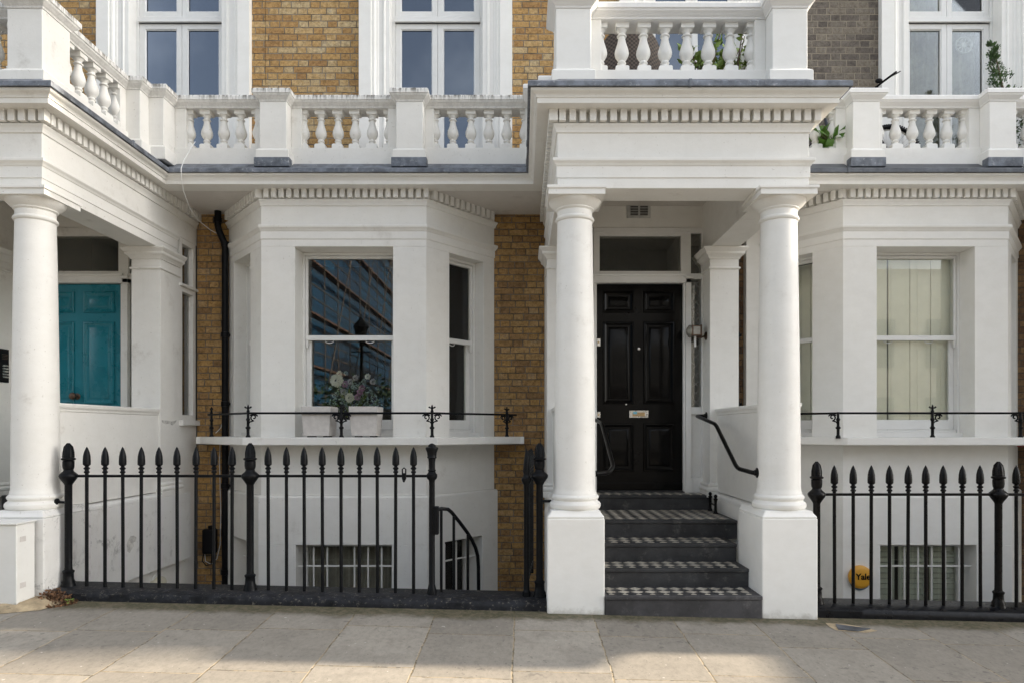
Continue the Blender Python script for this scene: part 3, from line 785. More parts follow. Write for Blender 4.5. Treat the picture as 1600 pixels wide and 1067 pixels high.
# walls
def wallbox(house, boxes, mat, y0=8.0, y1=8.32, name='wall'):
    b = MB()
    for x0, x1, z0, z1 in boxes: b.box(x0, x1, y0, y1, z0, z1)
    return build_each(b, name, mat, house)
TOP = 17.0
def upper(house, xa, xb, cxs, mat, name='wall'):
    bx = []; x = xa
    for c in cxs:
        bx.append((x, c-.62, 4.06, 7.9)); bx.append((c-.62, c+.62, 4.06, 4.15)); x = c+.62
    bx.append((x, xb, 4.06, 7.9)); bx.append((xa, xb, 7.9, TOP))
    return wallbox(house, bx, mat)
upper(HA, -14, -3.005+.0, [-7.1, -4.05], M['brick_up'])
upper(HB, -3.0, 3.02, [-1.0, 2.03], M['brick_up'])
upper(HC, 3.025, 9.2, [5.07, 8.1], M['brick_grey'])
wallbox(HB, [(-3.80,-3.40,-1.9,3.97),(-.40,.30,-1.9,3.97),(-3.40,-.40,-1.9,-1.2)], M['brick_low'])
wallbox(HC, [(2.28,2.73,-1.9,3.97),(5.77,6.45,-1.9,3.97)], M['brick_brown'])
wallbox(HA, [(-14,-5.80,-1.9,3.97)], M['brick_low'])

# lobby side walls behind the pilasters
def lobby(house, dx, glazed):
    b = MB(); b.box(.268+dx, .45+dx, 7.62, 8.03, -1.75, 3.61)
    if not glazed: b.box(2.11+dx, 2.290+dx, 7.62, 8.03, -1.75, 3.61)
    else: b.box(2.11+dx, 2.287+dx, 7.62, 7.999, -1.75, 1.50)
    lo = b.build('lobby_wall', M['white_old'] if glazed else M['white'], house)
    if glazed:
        f = MB(); X0, X1 = 2.20+dx, 2.285+dx
        f.box(X0, X1, 7.621, 7.68, 1.56, 3.60); f.box(X0, X1, 7.93, 7.995, 1.56, 3.60)
        f.box(X0, X1, 7.68, 7.93, 3.00, 3.09); f.box(X0, X1+.03, 7.60, 7.998, 3.055, 3.085); f.box(X0, X1, 7.68, 7.93, 3.54, 3.60); f.box(X0, X1, 7.68, 7.93, 1.56, 1.62)
        f.box(X0-.02, X1+.05, 7.60, 7.998, 1.50, 1.56)
        fo = f.build('side_window', M['white_old'], house, bevel=.003)
        g = MB(); g.box(X0+.03, X0+.034, 7.66, 7.95, 1.6, 3.56); g.build('pane', M['glass_dark'], fo)
    w = MB(); w.prism_x([(5.70,-1.9),(8.0,-1.9),(8.0,.73),(5.95,.73),(5.95,.0),(5.70,.0)], 2.05+dx, 2.262+dx)
    w.build('area_wall', M['white_old'] if glazed else M['white'], house)
lobby(HA, -6.10, True); lobby(HB, 0, False)

# entablature of a portico: architrave stops at the pilaster, frieze and cornice run on to the wall
ENT_A = [(-.30,ZS),(0,ZS),(0,3.444),(.008,3.446),(.008,3.537),(.014,3.540),(.022,3.555),(.034,3.568),(.038,3.574),(.038,3.596),(.004,3.6005),(-.30,3.6005)]
ENT_F = [(-.298,3.601),(0,3.602),(0,3.80),(.012,3.804),(.014,3.818),(.022,3.838),(.034,3.856),(.036,3.868),(.002,3.871),(.002,3.975),(-.298,3.975)]
ENT = ENT_F
_pt = portico
def portico2(house, dx, dcol, ddoor, mats, door_mat):
    d = _pt(house, dx, dcol, ddoor, mats, door_mat)
    x0, x1 = .285+dx, 2.285+dx
    e = MB(); e.sweep(ENT_A, [(x0,7.56),(x0,5.43),(x1,5.43),(x1,7.56)])
    e.build('architrave', mats['white'], house, bevel=.003)
    return d
doorA = portico2(HA, -6.10, -6.065, -6.17, mo, M['door_teal'])
doorB = portico2(HB, 0, 0, 0, mw, M['door_black'])
portico2(HC, 6.135, 6.135, 6.135, mc, M['door_black'])  # this porch is out of view, included for the shadow it throws
bay(HB, 0, mw, M['white'], True)
bay(HC, 6.135, mc, M['white_fresh'], True)

q = MB(); q.box(2.60, 2.80, 7.90, 7.998, -1.9, 3.96); q.build('bay_return', M['white_fresh'], HC)
# main cornice and lead
def cornice(house, path, pre, post, white, lead):
    c = MB(); c.sweep(CORN, path, pre=pre, post=post)
    co = c.build('cornice', white, house, bevel=.002)
    l = MB(); l.sweep(LEAD, path, pre=pre, post=post)
    l.build('lead_flashing', lead, co, bevel=.004)
    # rolled joints in the lead
    j = MB()
    for i in range(len(path)-1):
        a, b = Vector(path[i]), Vector(path[i+1]); L = (b-a).length
        if L < .5: continue
        d = (b-a)/L; n = Vector((d.y,-d.x)); m = max(1, round(L/1.9))
        for q in range(m):
            s = L*(q+.5)/m; p = a+d*s
            q0 = [p+n*.243-d*.012, p+n*.243+d*.012, p+n*.10+d*.012, p+n*.10-d*.012]
            j.prism([(v.x,v.y) for v in q0], 4.056, 4.113)
    build_each(j, 'lead_joint', lead, co, bevel=.003)
cornice(HA, [(-5.815,7.17),(-5.815,5.43),(-3.815,5.43),(-3.815,7.17)], (-9,7.17), (0,7.17), M['white_old'], M['lead'])
cornice(HB, [(-3.815,7.17),(.285,7.17),(.285,5.43),(2.285,5.43),(2.285,7.17)], (-3.815,5.43), (4,7.17), M['white'], M['lead'])
cornice(HC, [(2.285,7.17),(6.42,7.17),(6.42,5.43),(8.42,5.43),(8.42,7.17)], (2.285,5.43), (12,7.17), M['white_fresh'], M['lead_dark'])
def slab(house, bs, mat):
    b = MB()
    for x0, x1, y0, y1 in bs: b.box(x0, x1, y0, y1, 3.966, 4.055)
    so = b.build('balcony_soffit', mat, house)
    b = MB()
    for x0, x1, y0, y1 in bs: b.box(x0+.01, x1-.01, y0+.1, y1, 4.10, 4.19)
    b.build('balcony_deck', M['lead'], house)
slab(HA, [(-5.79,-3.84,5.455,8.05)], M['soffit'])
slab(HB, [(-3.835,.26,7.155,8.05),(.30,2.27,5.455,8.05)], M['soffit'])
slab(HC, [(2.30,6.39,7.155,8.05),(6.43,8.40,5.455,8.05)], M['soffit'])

# balustrades
def pier(mb, x0, x1, y0, y1, sides):
    mb.box(x0, x1, y0, y1, 4.19, 4.83)
def balustrade(house, dx, dies, bases, rails, blus, cope, cpre, cpost, mat, cmat, leadm, label=None):
    b = MB()
    for x0, x1, y0, y1 in dies: b.box(x0, x1, y0, y1, 4.30, 4.8385)
    for x0, x1, y0, y1 in rails: b.box(x0-.001, x1+.001, y0-.001, y1, 4.20, 4.413)
    bo = b.build('balustrade', mat, house, bevel=.006)
    q = MB()
    for P in bases:
        q.sweep([(-.12,4.20),(.034,4.20),(.034,4.325),(.026,4.333),(.012,4.345),(.002,4.350),(-.12,4.352)], P)
        cx = [p[0] for p in P]; cy = [p[1] for p in P]
    build_each(q, 'pier_base', mat, bo, bevel=.004)
    c = MB(); c.sweep(COPE, cope, pre=cpre, post=cpost)
    for x0, x1, y0, y1 in rails:
        c.box(x0+.02, x1-.02, y0+.015, y1+.02, 4.8395, 4.9525)
    c.build('coping', cmat, bo, bevel=.003)
    me = baluster_mesh(mat)
    for x, y in blus: inst('baluster', me, (x, y, 4.413), bo, rz=rnd.uniform(-.04, .04))
    l = MB()
    for P in bases:
        xs = [p[0] for p in P]; ys = [p[1] for p in P]
        if min(ys) > 6.9 and len(P) == 4 and max(xs)-min(xs) < .4: l.box(min(xs)-.044, max(xs)+.044, min(ys)-.046, min(ys)+.05, 4.15, 4.2465)
    if l.v: build_each(l, 'lead_step', leadm, bo, bevel=.005)
    return bo

def main_run(house, dx, xs, mat, cmat, cope, cpre, cpost, leadm, extra_dies=(), extra_rails=(), extra_blus=(), extra_bases=(), xend=.076):
    D = [(xs, -3.545+dx, 7.21, 7.39), (-2.815+dx,-2.7085+dx,7.21,7.39), (-2.709+dx,-2.432+dx,7.06,7.40), (-2.4325+dx,-2.325+dx,7.21,7.39),
         (-1.412+dx,-1.2965+dx,7.21,7.39), (-1.297+dx,-1.02+dx,7.06,7.40), (-1.0205+dx,-.926+dx,7.21,7.39), (.035+dx,xend+dx,7.21,7.39)]
    Rr = [(xs, xend+dx, 7.19, 7.40)]
    Bl = [(-3.545+dx+k*.1825, 7.30) for k in range(5)]+[(-2.325+dx+k*.1826, 7.30) for k in range(6)]+[(-.926+dx+k*.1922, 7.30) for k in range(6)]
    Bs = [[(-2.709+dx,7.38),(-2.709+dx,7.06),(-2.432+dx,7.06),(-2.432+dx,7.38)], [(-1.297+dx,7.38),(-1.297+dx,7.06),(-1.02+dx,7.06),(-1.02+dx,7.38)]]
    return balustrade(house, dx, D+list(extra_dies), Bs+list(extra_bases), Rr+list(extra_rails), Bl+list(extra_blus), cope, cpre, cpost, mat, cmat, leadm)
def mx(p): return 2.58-p
def side_path(s):          # right side of a portico balustrade, front pier to corner block
    return [(2.304+s,5.84),(2.214+s,5.84),(2.214+s,6.82),(2.354+s,6.82),(2.354+s,6.98),(2.504+s,6.98),(2.504+s,7.21)]
def piers_path(dx): return [(-2.709+dx,7.21),(-2.709+dx,7.06),(-2.432+dx,7.06),(-2.432+dx,7.21),(-1.297+dx,7.21),(-1.297+dx,7.06),(-1.02+dx,7.06),(-1.02+dx,7.21)]
def front_dies(s):
    return [(.276+s,.56+s,5.50,5.84),(.5595+s,.66+s,5.65,5.83),(1.93+s,2.0205+s,5.65,5.83),(2.02+s,2.304+s,5.50,5.84)]
def side_dies(s, left=False):
    q = [(2.04,2.214,5.8395,5.97),(2.04,2.214,6.72,6.8205),(2.04,2.354,6.82,6.981),(2.04,2.504,6.98,7.40)]
    if left: q = [(mx(b), mx(a), c, d) for a, b, c, d in q]
    return [(a+s, b+s, c, d) for a, b, c, d in q]
def rails_p(s, left):
    q = [(.29+s,2.29+s,5.63,5.84),(2.03+s,2.234+s,5.84,6.98),(2.03+s,2.49+s,6.98,7.40)]
    if left: q += [(mx(2.234)+s,mx(2.03)+s,5.84,6.98),(mx(2.49)+s,mx(2.03)+s,6.98,7.40)]
    return q
def blus_p(s, left):
    q = [(.66+s+k*.1814, 5.74) for k in range(8)]+[(2.155+s, 5.985+k*.19) for k in range(5)]
    if left: q += [(mx(2.155)+s, 5.985+k*.19) for k in range(5)]
    return q
def bases_p(s, left):
    q = [[(2.02+s,5.84),(2.02+s,5.50),(2.304+s,5.50),(2.304+s,5.84)], [(.276+s,5.84),(.276+s,5.50),(.56+s,5.50),(.56+s,5.84)],
         [(2.20+s,6.82),(2.354+s,6.82),(2.354+s,6.98),(2.504+s,6.98),(2.504+s,7.38)]]
    if left: q.append([(mx(2.504)+s,7.38),(mx(2.504)+s,6.98),(mx(2.354)+s,6.98),(mx(2.354)+s,6.82),(mx(2.20)+s,6.82)])
    return q
fp = lambda s: [(.276+s,5.50),(.56+s,5.50),(.56+s,5.65),(2.02+s,5.65),(2.02+s,5.50),(2.304+s,5.50)]
sA = -6.164
balustrade(HA, sA, front_dies(sA)+side_dies(sA), bases_p(sA, False), rails_p(sA, False), blus_p(sA, False),
           [(.276+sA,5.84)]+fp(sA)+side_path(sA)+[(-3.52,7.21)], None, (0,7.21), M['white_old'], M['coping'], M['lead'])
lp = [(mx(a), b) for a, b in side_path(0)][::-1]
main_run(HB, 0, -3.66, M['white_old'], M['coping'], [(-3.519,7.21)]+piers_path(0)+[(.076,7.21)], (-5,7.21), (.076,6.98), M['lead'])
balustrade(HB, 0, front_dies(0)+side_dies(0)+side_dies(0, True), bases_p(0, True), rails_p(0, True), blus_p(0, True), lp+fp(0)+side_path(0), (-2,7.21), (4,7.21), M['white_fresh'], M['coping_new'], M['lead'])
dC = 6.135
main_run(HC, dC, 2.504, M['white_fresh'], M['coping_new'], [(2.504,7.21)]+piers_path(dC)+[(.076+dC,7.21)], (2.504,6.98), (.076+dC,6.98), M['lead'])
sC = 6.135
balustrade(HC, sC, front_dies(sC)+side_dies(sC, True), bases_p(sC, True), rails_p(sC, True), blus_p(sC, True), [(a+sC,b) for a, b in lp]+fp(sC)+[(2.304+sC,5.84)], (0,7.21), None, M['white_fresh'], M['coping_new'], M['lead'])

# upper windows
def french_window(house, cx, kind):
    W = M['joinery']
    s = MB()
    prof = [(0,.0),(0,-.075),(.14,-.075),(.143,-.060),(.155,-.055),(.170,-.060),(.185,-.052),(.195,-.035),(.215,-.030),(.225,-.020),(.262,-.018),(.275,-.030),(.29,-.032),(.30,-.020),(.345,-.018),(.35,.02),(.35,.16)]
    for sg in (-1, 1):
        vs = []; 
        for z in (4.15, 8.1):
            for a, d in prof: vs.append((cx+sg*(.89-a), 8.0+d, z))
            vs.append((cx+sg*(.89-0), 8.16, z))
        n = len(prof)+1
        fs = [(i, (i+1)%n, n+(i+1)%n, n+i) for i in range(n)]
        if sg > 0: fs = [f[::-1] for f in fs]
        fs += [tuple(range(n)), tuple(range(n, 2*n))]
        s.add(vs, fs)
    s.box(cx-.89, cx+.89, 7.925, 8.16, 7.75, 8.2) if False else None
    build_each(s, 'window_surround', M['white_fresh'], house)
    f = MB(); y0 = 8.13; y1 = 8.22
    f.box(cx-.54, cx-.505, y0, y1, 4.16, 7.88); f.box(cx+.505, cx+.54, y0, y1, 4.16, 7.88)
    f.box(cx-.505, cx+.505, y0-.01, y1, 6.285, 6.355); f.box(cx-.505, cx+.505, y0-.03, y1, 6.285, 6.30)
    fo = f.build('french_window', W, house, bevel=.003)
    def leaf(x0, x1, z0, z1, nm, y):
        c = MB(); a = .062
        c.box(x0, x0+a, y, y+.05, z0, z1); c.box(x1-a, x1, y, y+.05, z0, z1); c.box(x0+a, x1-a, y, y+.05, z1-.062, z1); c.box(x0+a, x1-a, y, y+.05, z0, z0+(.25 if z0 < 5 else .075))
        c.nest(x0+a-.001, x1-a+.001, z0+(.25 if z0 < 5 else .075)-.001, z1-.061, y+.005, [(0,0),(.012,.014)], cap=False)
        c.build(nm, W, fo, bevel=.002)
    for x0, x1 in ((cx-.503, cx-.002), (cx+.002, cx+.503)):
        leaf(x0, x1, 4.17, 6.283, 'casement', y0+.012); leaf(x0, x1, 6.358, 7.86, 'top_light', y0+.015)
    g = MB()
    for x0, x1 in ((cx-.46, cx-.05), (cx+.05, cx+.46)):
        g.box(x0, x1, y0+.040, y0+.045, 4.3, 6.24); g.box(x0, x1, y0+.045, y0+.050, 6.40, 7.82)
    build_each(g, 'pane', M['glass_up'] if kind != 'lace' else M['glass'], fo)
    r = MB(); r.box(cx-.7, cx+.7, 9.3, 9.35, 4.05, 8.0); r.box(cx-.75, cx-.70, 8.325, 9.35, 4.05, 8.0); r.box(cx+.7, cx+.75, 8.325, 9.35, 4.05, 8.0); r.box(cx-.7, cx+.7, 8.325, 9.35, 4.0, 4.05); r.box(cx-.7, cx+.7, 8.325, 9.35, 8.0, 8.05)
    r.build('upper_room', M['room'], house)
french_window(HA, -4.05, ''); french_window(HB, -1.0, ''); french_window(HB, 2.03, ''); french_window(HC, 5.07, 'lace'); french_window(HC, 8.1, ''); french_window(HA, -7.1, '')

# vent, door furniture
v = MB(); vx0, vx1, vz0, vz1 = 1.153, 1.413, 3.765, 3.945
v.box(vx0, vx1, 7.485, 7.4975, vz0, vz1)
vo = v.build('air_vent', M['vent'], HB, bevel=.003)
s = MB()
for a in (vx0+.04, vx0+.145):
    for i in range(7): s.box(a, a+.085, 7.4815, 7.4845, vz0+.03+i*.018, vz0+.03+i*.018+.009)
s.build('slot', M['plastic_black'], vo)
Yd = 7.53
lt = MB(); lz = H+(672-646.5)*Yd/1067; lx = (998-815)*Yd/1067
lt.nest(lx-.105, lx+.105, lz-.04, lz+.04, Yd, [(0,.001),(0,-.006),(.004,-.008),(.014,-.008),(.018,-.004),(.022,-.008)])
lo = lt.build('letter_plate', M['chrome'], doorB)
st = MB(); st.box(lx-.070, lx+.065, Yd-.0105, Yd-.0085, lz-.022, lz+.018); st.build('sticker', M['brass'], lo)
st = MB(); st.prism_x([(Yd-.0125,lz-.0),(Yd-.0125,lz+.026),(Yd-.011,lz+.026),(Yd-.011,lz)], lx-.062, lx-.02); st.build('sticker', m_simple('blue_sticker', (.12,.42,.55), .4), lo)
kb = MB(); kb.lathe([(.004,0),(.016,0),(.017,.006),(.013,.012),(.004,.014)], ((998-815)*Yd/1067, Yd, H+127*Yd/1067), n=14, axis='y'); kb.build('door_viewer', M['chrome'], doorB, smooth=40)
kb = MB(); kb.lathe([(.003,0),(.010,0),(.009,.008),(.003,.01)], ((978-815)*Yd/1067, Yd-.008, H+40.5*Yd/1067), n=10, axis='y'); kb.build('latch_button', M['chrome'], doorB, smooth=40)
for i, (py, h) in enumerate(((535,.042),(647.5,.033))):
    lk = MB(); zc = H+(672-py)*Yd/1067; xc = .848
    lk.box(xc-.017, xc+.019, Yd-.008, Yd-.0005, zc-h, zc+h)
    o = lk.build('lock_plate', M['chrome'], doorB, bevel=.003)
    kq = MB(); kq.lathe([(.002,0),(.010,0),(.010,.006),(.002,.007)], (xc, Yd-.008, zc), n=10, axis='y'); kq.build('lock_cylinder', M['brass'], o, smooth=40)
kn = MB(); kn.lathe([(.004,0),(.034,0),(.036,.006),(.030,.010),(.014,.014),(.013,.04),(.024,.05),(.036,.062),(.040,.078),(.036,.092),(.022,.10),(.003,.102)], ((121-815)*Yd/1067, Yd, H+(672-619)*Yd/1067), n=20, axis='y')
kn.build('door_knob', M['bronze'], doorA, smooth=40)
th = MB(); th.box(.80, 1.79, 7.49, 7.56, .7625, .785); th.build('threshold', M['slate'], HB, bevel=.004)
th = MB(); th.box(.826, 1.772, 7.515, 7.5295, .79, .87); th.build('weather_board', M['door_black'], doorB, bevel=.004)
# ------------------------------------------------------------------ railings
def railing(name, label, xs_posts, xs_bars, zr, x0, x1, mat, crowns=(), group=None):
    t = empty(name, (xs_posts[0], 5.55, gz(xs_posts[0])+.08), label, 'railing')
    me = railing_mesh_bar(zr, -.0 if zr > 1 else -.12, mat)
    for x in xs_bars:
        o = inst('bar', me, (x+rnd.uniform(-.002,.002), 5.55, 0), t, rz=rnd.uniform(0, .3)); o.rotation_euler.x = rnd.uniform(-.005,.005); o.rotation_euler.y = rnd.uniform(-.004,.004)
    for x in xs_posts:
        m = railing_mesh_post(zr, gz(x)+.084, mat, x in crowns)
        inst('post', m, (x, 5.55, 0), t)
    r = MB(); r.box(x0, x1, 5.536, 5.564, zr-.011, zr+.010); r.build('top_rail', mat, t, bevel=.003)
    return t
P0 = -3.683; SP = .1477
xsL = [P0+SP*i for i in range(21)]
RL = railing('iron_railing', 'black spiked iron railing in front of the bay with the two planters', [xsL[0], xsL[10], xsL[20]],
        [x for i, x in enumerate(xsL) if i not in (0, 10, 20)], 1.075, xsL[0], xsL[20], M['iron'], crowns=(xsL[20],))
la = MB(); X = (631-815)*5.52/1067
la.tube([(X-.012,5.53,1.05),(X-.014,5.53,1.13),(X,5.53,1.142),(X+.014,5.53,1.13),(X+.012,5.53,1.05)], .006, 6)
la.box(X-.013, X+.013, 5.52, 5.536, 1.04, 1.10); la.sphere((X, 5.52, 1.035), .010)
la.build('latch', M['iron'], RL)
lk = MB(); X = xsL[20]; lk.box(X+.012, X+.058, 5.52, 5.575, .60, .83); lk.build('lock_box', M['iron'], RL, bevel=.01)
st = MB(); st.tube([(P0-.01,5.54,.86),(P0-.16,5.545,.87)], .011, 8); st.lathe([(.028,-.012),(.028,0),(.02,.004)], (P0-.08,5.54,.865), n=12, axis='x'); st.build('wall_stay', M['iron'], RL, smooth=40)
X0 = 2.398
xsR = [X0+SP*i for i in range(21)]
RR = railing('iron_railing', 'glossy black spiked iron railing in front of the yellow alarm box', [xsR[0], xsR[10], xsR[20]],
        [x for i, x in enumerate(xsR) if i not in (0, 10, 20)], .925, xsR[0], xsR[20], M['iron_fresh'])
# gate post beside the steps and the gate standing open behind it
gp = empty('gate_post', (.146, 5.55, .09), 'black iron gate post with an acorn finial tight against the left pedestal of the steps', 'post')
inst('shaft', railing_mesh_post(1.075, gz(.146)+.084, M['iron']), (.146, 5.55, 0), gp)
s_ = MB(); s_.tube([(.15,5.55,.87),(.24,5.56,.87)], .012, 8); s_.build('wall_stay', M['iron'], gp, smooth=40)
ga = empty('iron_gate', (.04, 5.55, .12), 'narrow black spiked iron gate standing open edge-on beside the brick wall', 'gate')
mg = railing_mesh_bar(1.04, .22, M['iron'])
dirg = Vector((.06, .86)).normalized()
for i in range(1, 7):
    p = Vector((.04, 5.55))+dirg*.125*i
    inst('bar', mg, (p.x, p.y, 0), ga)
gq = MB()
gq.lathe([(.040,.06),(.042,.075),(.034,.12),(.036,.135),(.026,.145),(.024,.16),(.022,.30),(.022,1.0),(.034,1.02),(.042,1.04),(.042,1.055),(.030,1.065),(.024,1.09),(.030,1.11),(.022,1.20),(.012,1.26),(.002,1.30)], (.04,5.55,0), n=12)
gq.build('post', M['iron'], ga, smooth=40)
gr = MB(); e = Vector((.04,5.55))+dirg*.80; gr.tube([(.04,5.55,1.04),(e.x,e.y,1.04)], .013, 6); gr.tube([(.04,5.55,.24),(e.x,e.y,.24)], .013, 6); gr.tube([(e.x,e.y,.12),(e.x,e.y,1.2)], .016, 8); gr.build('gate_frame', M['iron'], ga)
# handrail of the area stair
sr = empty('stair_rail', (-.70, 5.62, .1), 'curved black handrail dropping to the basement stair beside the crown-topped post', 'handrail')
def W2(px, py, Y): return ((px-815)*Y/1067, Y, H+(672-py)*Y/1067)
pts = [W2(683,796,5.60), W2(690,794,5.62), W2(700,795,5.66), W2(706,800,5.70), W2(718,815,5.78), W2(730,831,5.87), W2(737,842,5.92), W2(743,855,5.97), W2(746.5,868,6.0), W2(747.5,885,6.02), W2(748,940,6.05)]
q = MB(); q.tube(pts, .016, 10); q.build('handrail', M['iron'], sr, smooth=50)
for i, (px, Y, py) in enumerate(((689.5,5.62,797),(709,5.71,806),(731,5.87,834))):
    q = MB(); a = W2(px, py, Y); q.tube([a, (a[0], a[1], -.5)], .012, 8); q.build('baluster', M['iron'], sr, smooth=50)

# ------------------------------------------------------------------ balconette rails on the ledges
def balconette(label, zl, zr, line, posts, mat):
    t = empty('balconette_rail', (posts[1][0], posts[1][1], zl), label, 'railing')
    q = MB(); q.tube([(x, y, zr) for x, y in line], .0125, 6); q.build('rail', mat, t)
    for x, y, d, cross, sides in posts:
        p = MB()
        p.lathe([(.024,zl-.01),(.024,zl+.012),(.018,zl+.02),(.015,zl+.03),(.015,zl+.085),(.024,zl+.092),(.025,zl+.104),(.016,zl+.112),(.014,zl+.12),(.014,zl+.17),(.02,zl+.178),(.02,zl+.19),(.013,zl+.2),(.013,zr+.012)], (x, y, 0), n=12)
        if cross:
            p.lathe([(.013,zr+.01),(.018,zr+.016),(.012,zr+.03),(.009,zr+.075),(.001,zr+.09)], (x, y, 0), n=8)
            for s in (-1, 1): p.tube([(x,y,zr+.052),(x+s*d[0]*.022,y+s*d[1]*.022,zr+.056),(x+s*d[0]*.034,y+s*d[1]*.034,zr+.066)], [.008,.008,.009], 6)
            p.sphere((x, y, zr+.055), .013, 8, 6)
        for s in sides:
            pp = []
            for i in range(22):
                u = i/21; a = -math.pi*.5-u*math.pi*2.1; r = .034*(1-.72*u)
                lx = .058+r*math.cos(a)*1.0; lz = -.042+r*math.sin(a)
                pp.append((x+s*d[0]*lx, y+s*d[1]*lx, zr+lz))
            p.tube([(x, y, zr-.115),(x+s*d[0]*.02, y+s*d[1]*.02, zr-.088)]+pp, .0072, 6)
            p.tube([(x+s*d[0]*.02, y+s*d[1]*.02, zr-.022),(x+s*d[0]*.05, y+s*d[1]*.05, zr-.014),(x+s*d[0]*.085, y+s*d[1]*.085, zr-.018),(x+s*d[0]*.098, y+s*d[1]*.098, zr-.03)], .0075, 6)
        p.build('post', mat, t, smooth=45)
    return t
zr = H+27*6.97/1067
c = .7071
balconette('thin black iron rail on the ledge behind the two stone planters', 1.372, zr,
    [(-3.60,7.85),(-3.52,7.67),(-2.80,6.98),(-.88,6.98),(-.22,7.62),(-.06,7.78)],
    [(-3.46,7.62,(c,-c),True,()),(-2.796,6.98,(1,0),True,(1,)),(-1.842,6.98,(1,0),True,(-1,1)),(-.915,6.98,(1,0),True,(-1,1)),(-.165,7.66,(c,c),True,(-1,1))], M['iron'])
balconette('thin black iron rail on the ledge below the cream shuttered window', 1.372, zr,
    [(-3.60+dC,7.85),(-3.52+dC,7.67),(3.26,6.98),(5.3,6.98),(5.95,7.62)],
    [(-3.46+dC,7.62,(c,-c),True,()),(3.235,6.98,(1,0),False,(-1,)),(4.20,6.98,(1,0),True,(1,)),(5.10,6.98,(1,0),False,(-1,1)),(5.85,7.55,(c,c),False,())], M['iron_fresh'])

# planters
def planter(x0, x1, label):
    y0, y1, zb, zt = 6.995, 7.29, 1.3745, 1.69
    i = .022
    vs = []
    for z, e in ((zb+.012, .026), (zb+.02, .022), (zt-.062, .004), (zt-.058, 0), (zt, 0), (zt, .03), (zt-.05, .032)):
        vs += [(x0+e,y0+e,z),(x1-e,y0+e,z),(x1-e,y1-e,z),(x0+e,y1-e,z)]
    fs = [(3,2,1,0)]
    for j in range(6):
        for k in range(4):
            k2 = (k+1)%4; fs.append((j*4+k, j*4+k2, j*4+4+k2, j*4+4+k))
    fs.append((24,25,26,27))
    t = empty('planter', ((x0+x1)/2, 7.14, zb), label, 'planter')
    b = MB(); b.add(vs, fs); b.build('tub', M['planter'], t, bevel=.004)
    b = MB()
    for fx in (x0+.05, x1-.09):
        for fy in (y0+.05, y1-.09): b.box(fx, fx+.04, fy, fy+.04, zb, zb+.0118)
    b.build('foot', M['plastic_black'], t)
planter(-2.262, -1.957, 'empty square stone planter on the ledge, the left one of the pair')
planter(-1.772, -1.476, 'empty square stone planter on the ledge, the right one of the pair')

# ------------------------------------------------------------------ handrails beside the steps
def handrail(label, pts, fl):
    t = empty('handrail', pts[0], label, 'handrail')
    P = [Vector(p) for p in pts]; out = [P[0]]
    for i in range(1, len(P)-1):
        a, b, c_ = P[i-1], P[i], P[i+1]; r = min(.07, (b-a).length*.45, (c_-b).length*.45)
        s, e_ = b+(a-b).normalized()*r, b+(c_-b).normalized()*r
        for k in range(7):
            u = k/6; out.append(s*(1-u)**2+b*2*u*(1-u)+e_*u*u)
    out.append(P[-1])
    b = MB(); b.tube(out, .0185, 12); b.build('tube', M['iron_fresh'], t, smooth=60)
    for (p, sg) in fl:
        f = MB(); f.lathe([(.0,0),(.042,0),(.042,.008*sg),(.026,.014*sg),(.022,.03*sg)], p, n=16, axis='x'); f.build('wall_flange', M['iron_fresh'], t, smooth=40)
handrail('black bent tube handrail from the right column up to the wall lantern', [(1.985,7.33,1.60),(1.875,7.33,1.60),(1.875,6.60,1.505),(1.875,5.94,1.115),(1.90,5.60,1.098),(1.945,5.60,1.098)], [((1.985,7.33,1.60),-1),((1.936,5.60,1.098),-1)])
handrail('black bent tube handrail half hidden behind the left column of the black-door porch', [(.575,7.33,1.60),(.70,7.33,1.60),(.775,6.60,1.515),(.80,5.95,1.13),(.73,5.72,1.09),(.60,5.62,1.09)], [((.575,7.33,1.60),1),((.592,5.60,1.09),1)])
# boot scraper
bs = empty('boot_scraper', (1.955, 6.95, .61), 'small black iron H-shaped boot scraper on the tiled step', 'boot scraper')
for y, x in ((7.09,1.958),(6.81,1.935)):
    p = MB(); p.lathe([(.026,.61),(.026,.622),(.018,.632),(.014,.65),(.013,.72),(.016,.745),(.022,.757),(.020,.765),(.010,.770),(.018,.782),(.019,.792),(.010,.805),(.001,.808)], (x,y,0), n=12); p.build('post', M['iron_fresh'], bs, smooth=40)
p = MB(); p.add([(1.953,7.09,.685),(1.953,7.09,.70),(1.94,6.81,.70),(1.94,6.81,.685),(1.961,7.09,.685),(1.961,7.09,.70),(1.948,6.81,.70),(1.948,6.81,.685)], [(0,1,2,3),(7,6,5,4),(0,4,5,1),(1,5,6,2),(2,6,7,3),(3,7,4,0)]); p.build('blade', M['iron_fresh'], bs)

# carriage lantern on the pilaster
lt = empty('wall_lantern', (1.985, 7.34, 2.46), 'old carriage lantern with a round lens beside the black door', 'lamp')
LY = 7.34
b = MB(); b.lathe([(.0,0),(.045,0),(.045,-.008),(.03,-.018),(.012,-.022)], (1.985,LY,2.455), n=16, axis='x'); b.tube([(1.97,LY,2.455),(1.93,LY,2.44),(1.87,LY,2.445)], .009, 8); b.build('bracket', M['bronze'], lt, smooth=40)
b = MB(); b.box(1.822,1.915,LY-.055,LY+.055,2.452,2.56); b.box(1.915,1.925,LY-.062,LY+.062,2.446,2.57); b.box(1.815,1.825,LY-.060,LY+.060,2.446,2.565)
lb = b.build('body', M['bronze'], lt, bevel=.003)
b = MB(); b.box(1.834,1.906,LY-.0575,LY-.0555,2.465,2.548); b.build('side_glass', m_simple('smoky_glass', (.30,.29,.26), .15, 0, .2, 20), lb)
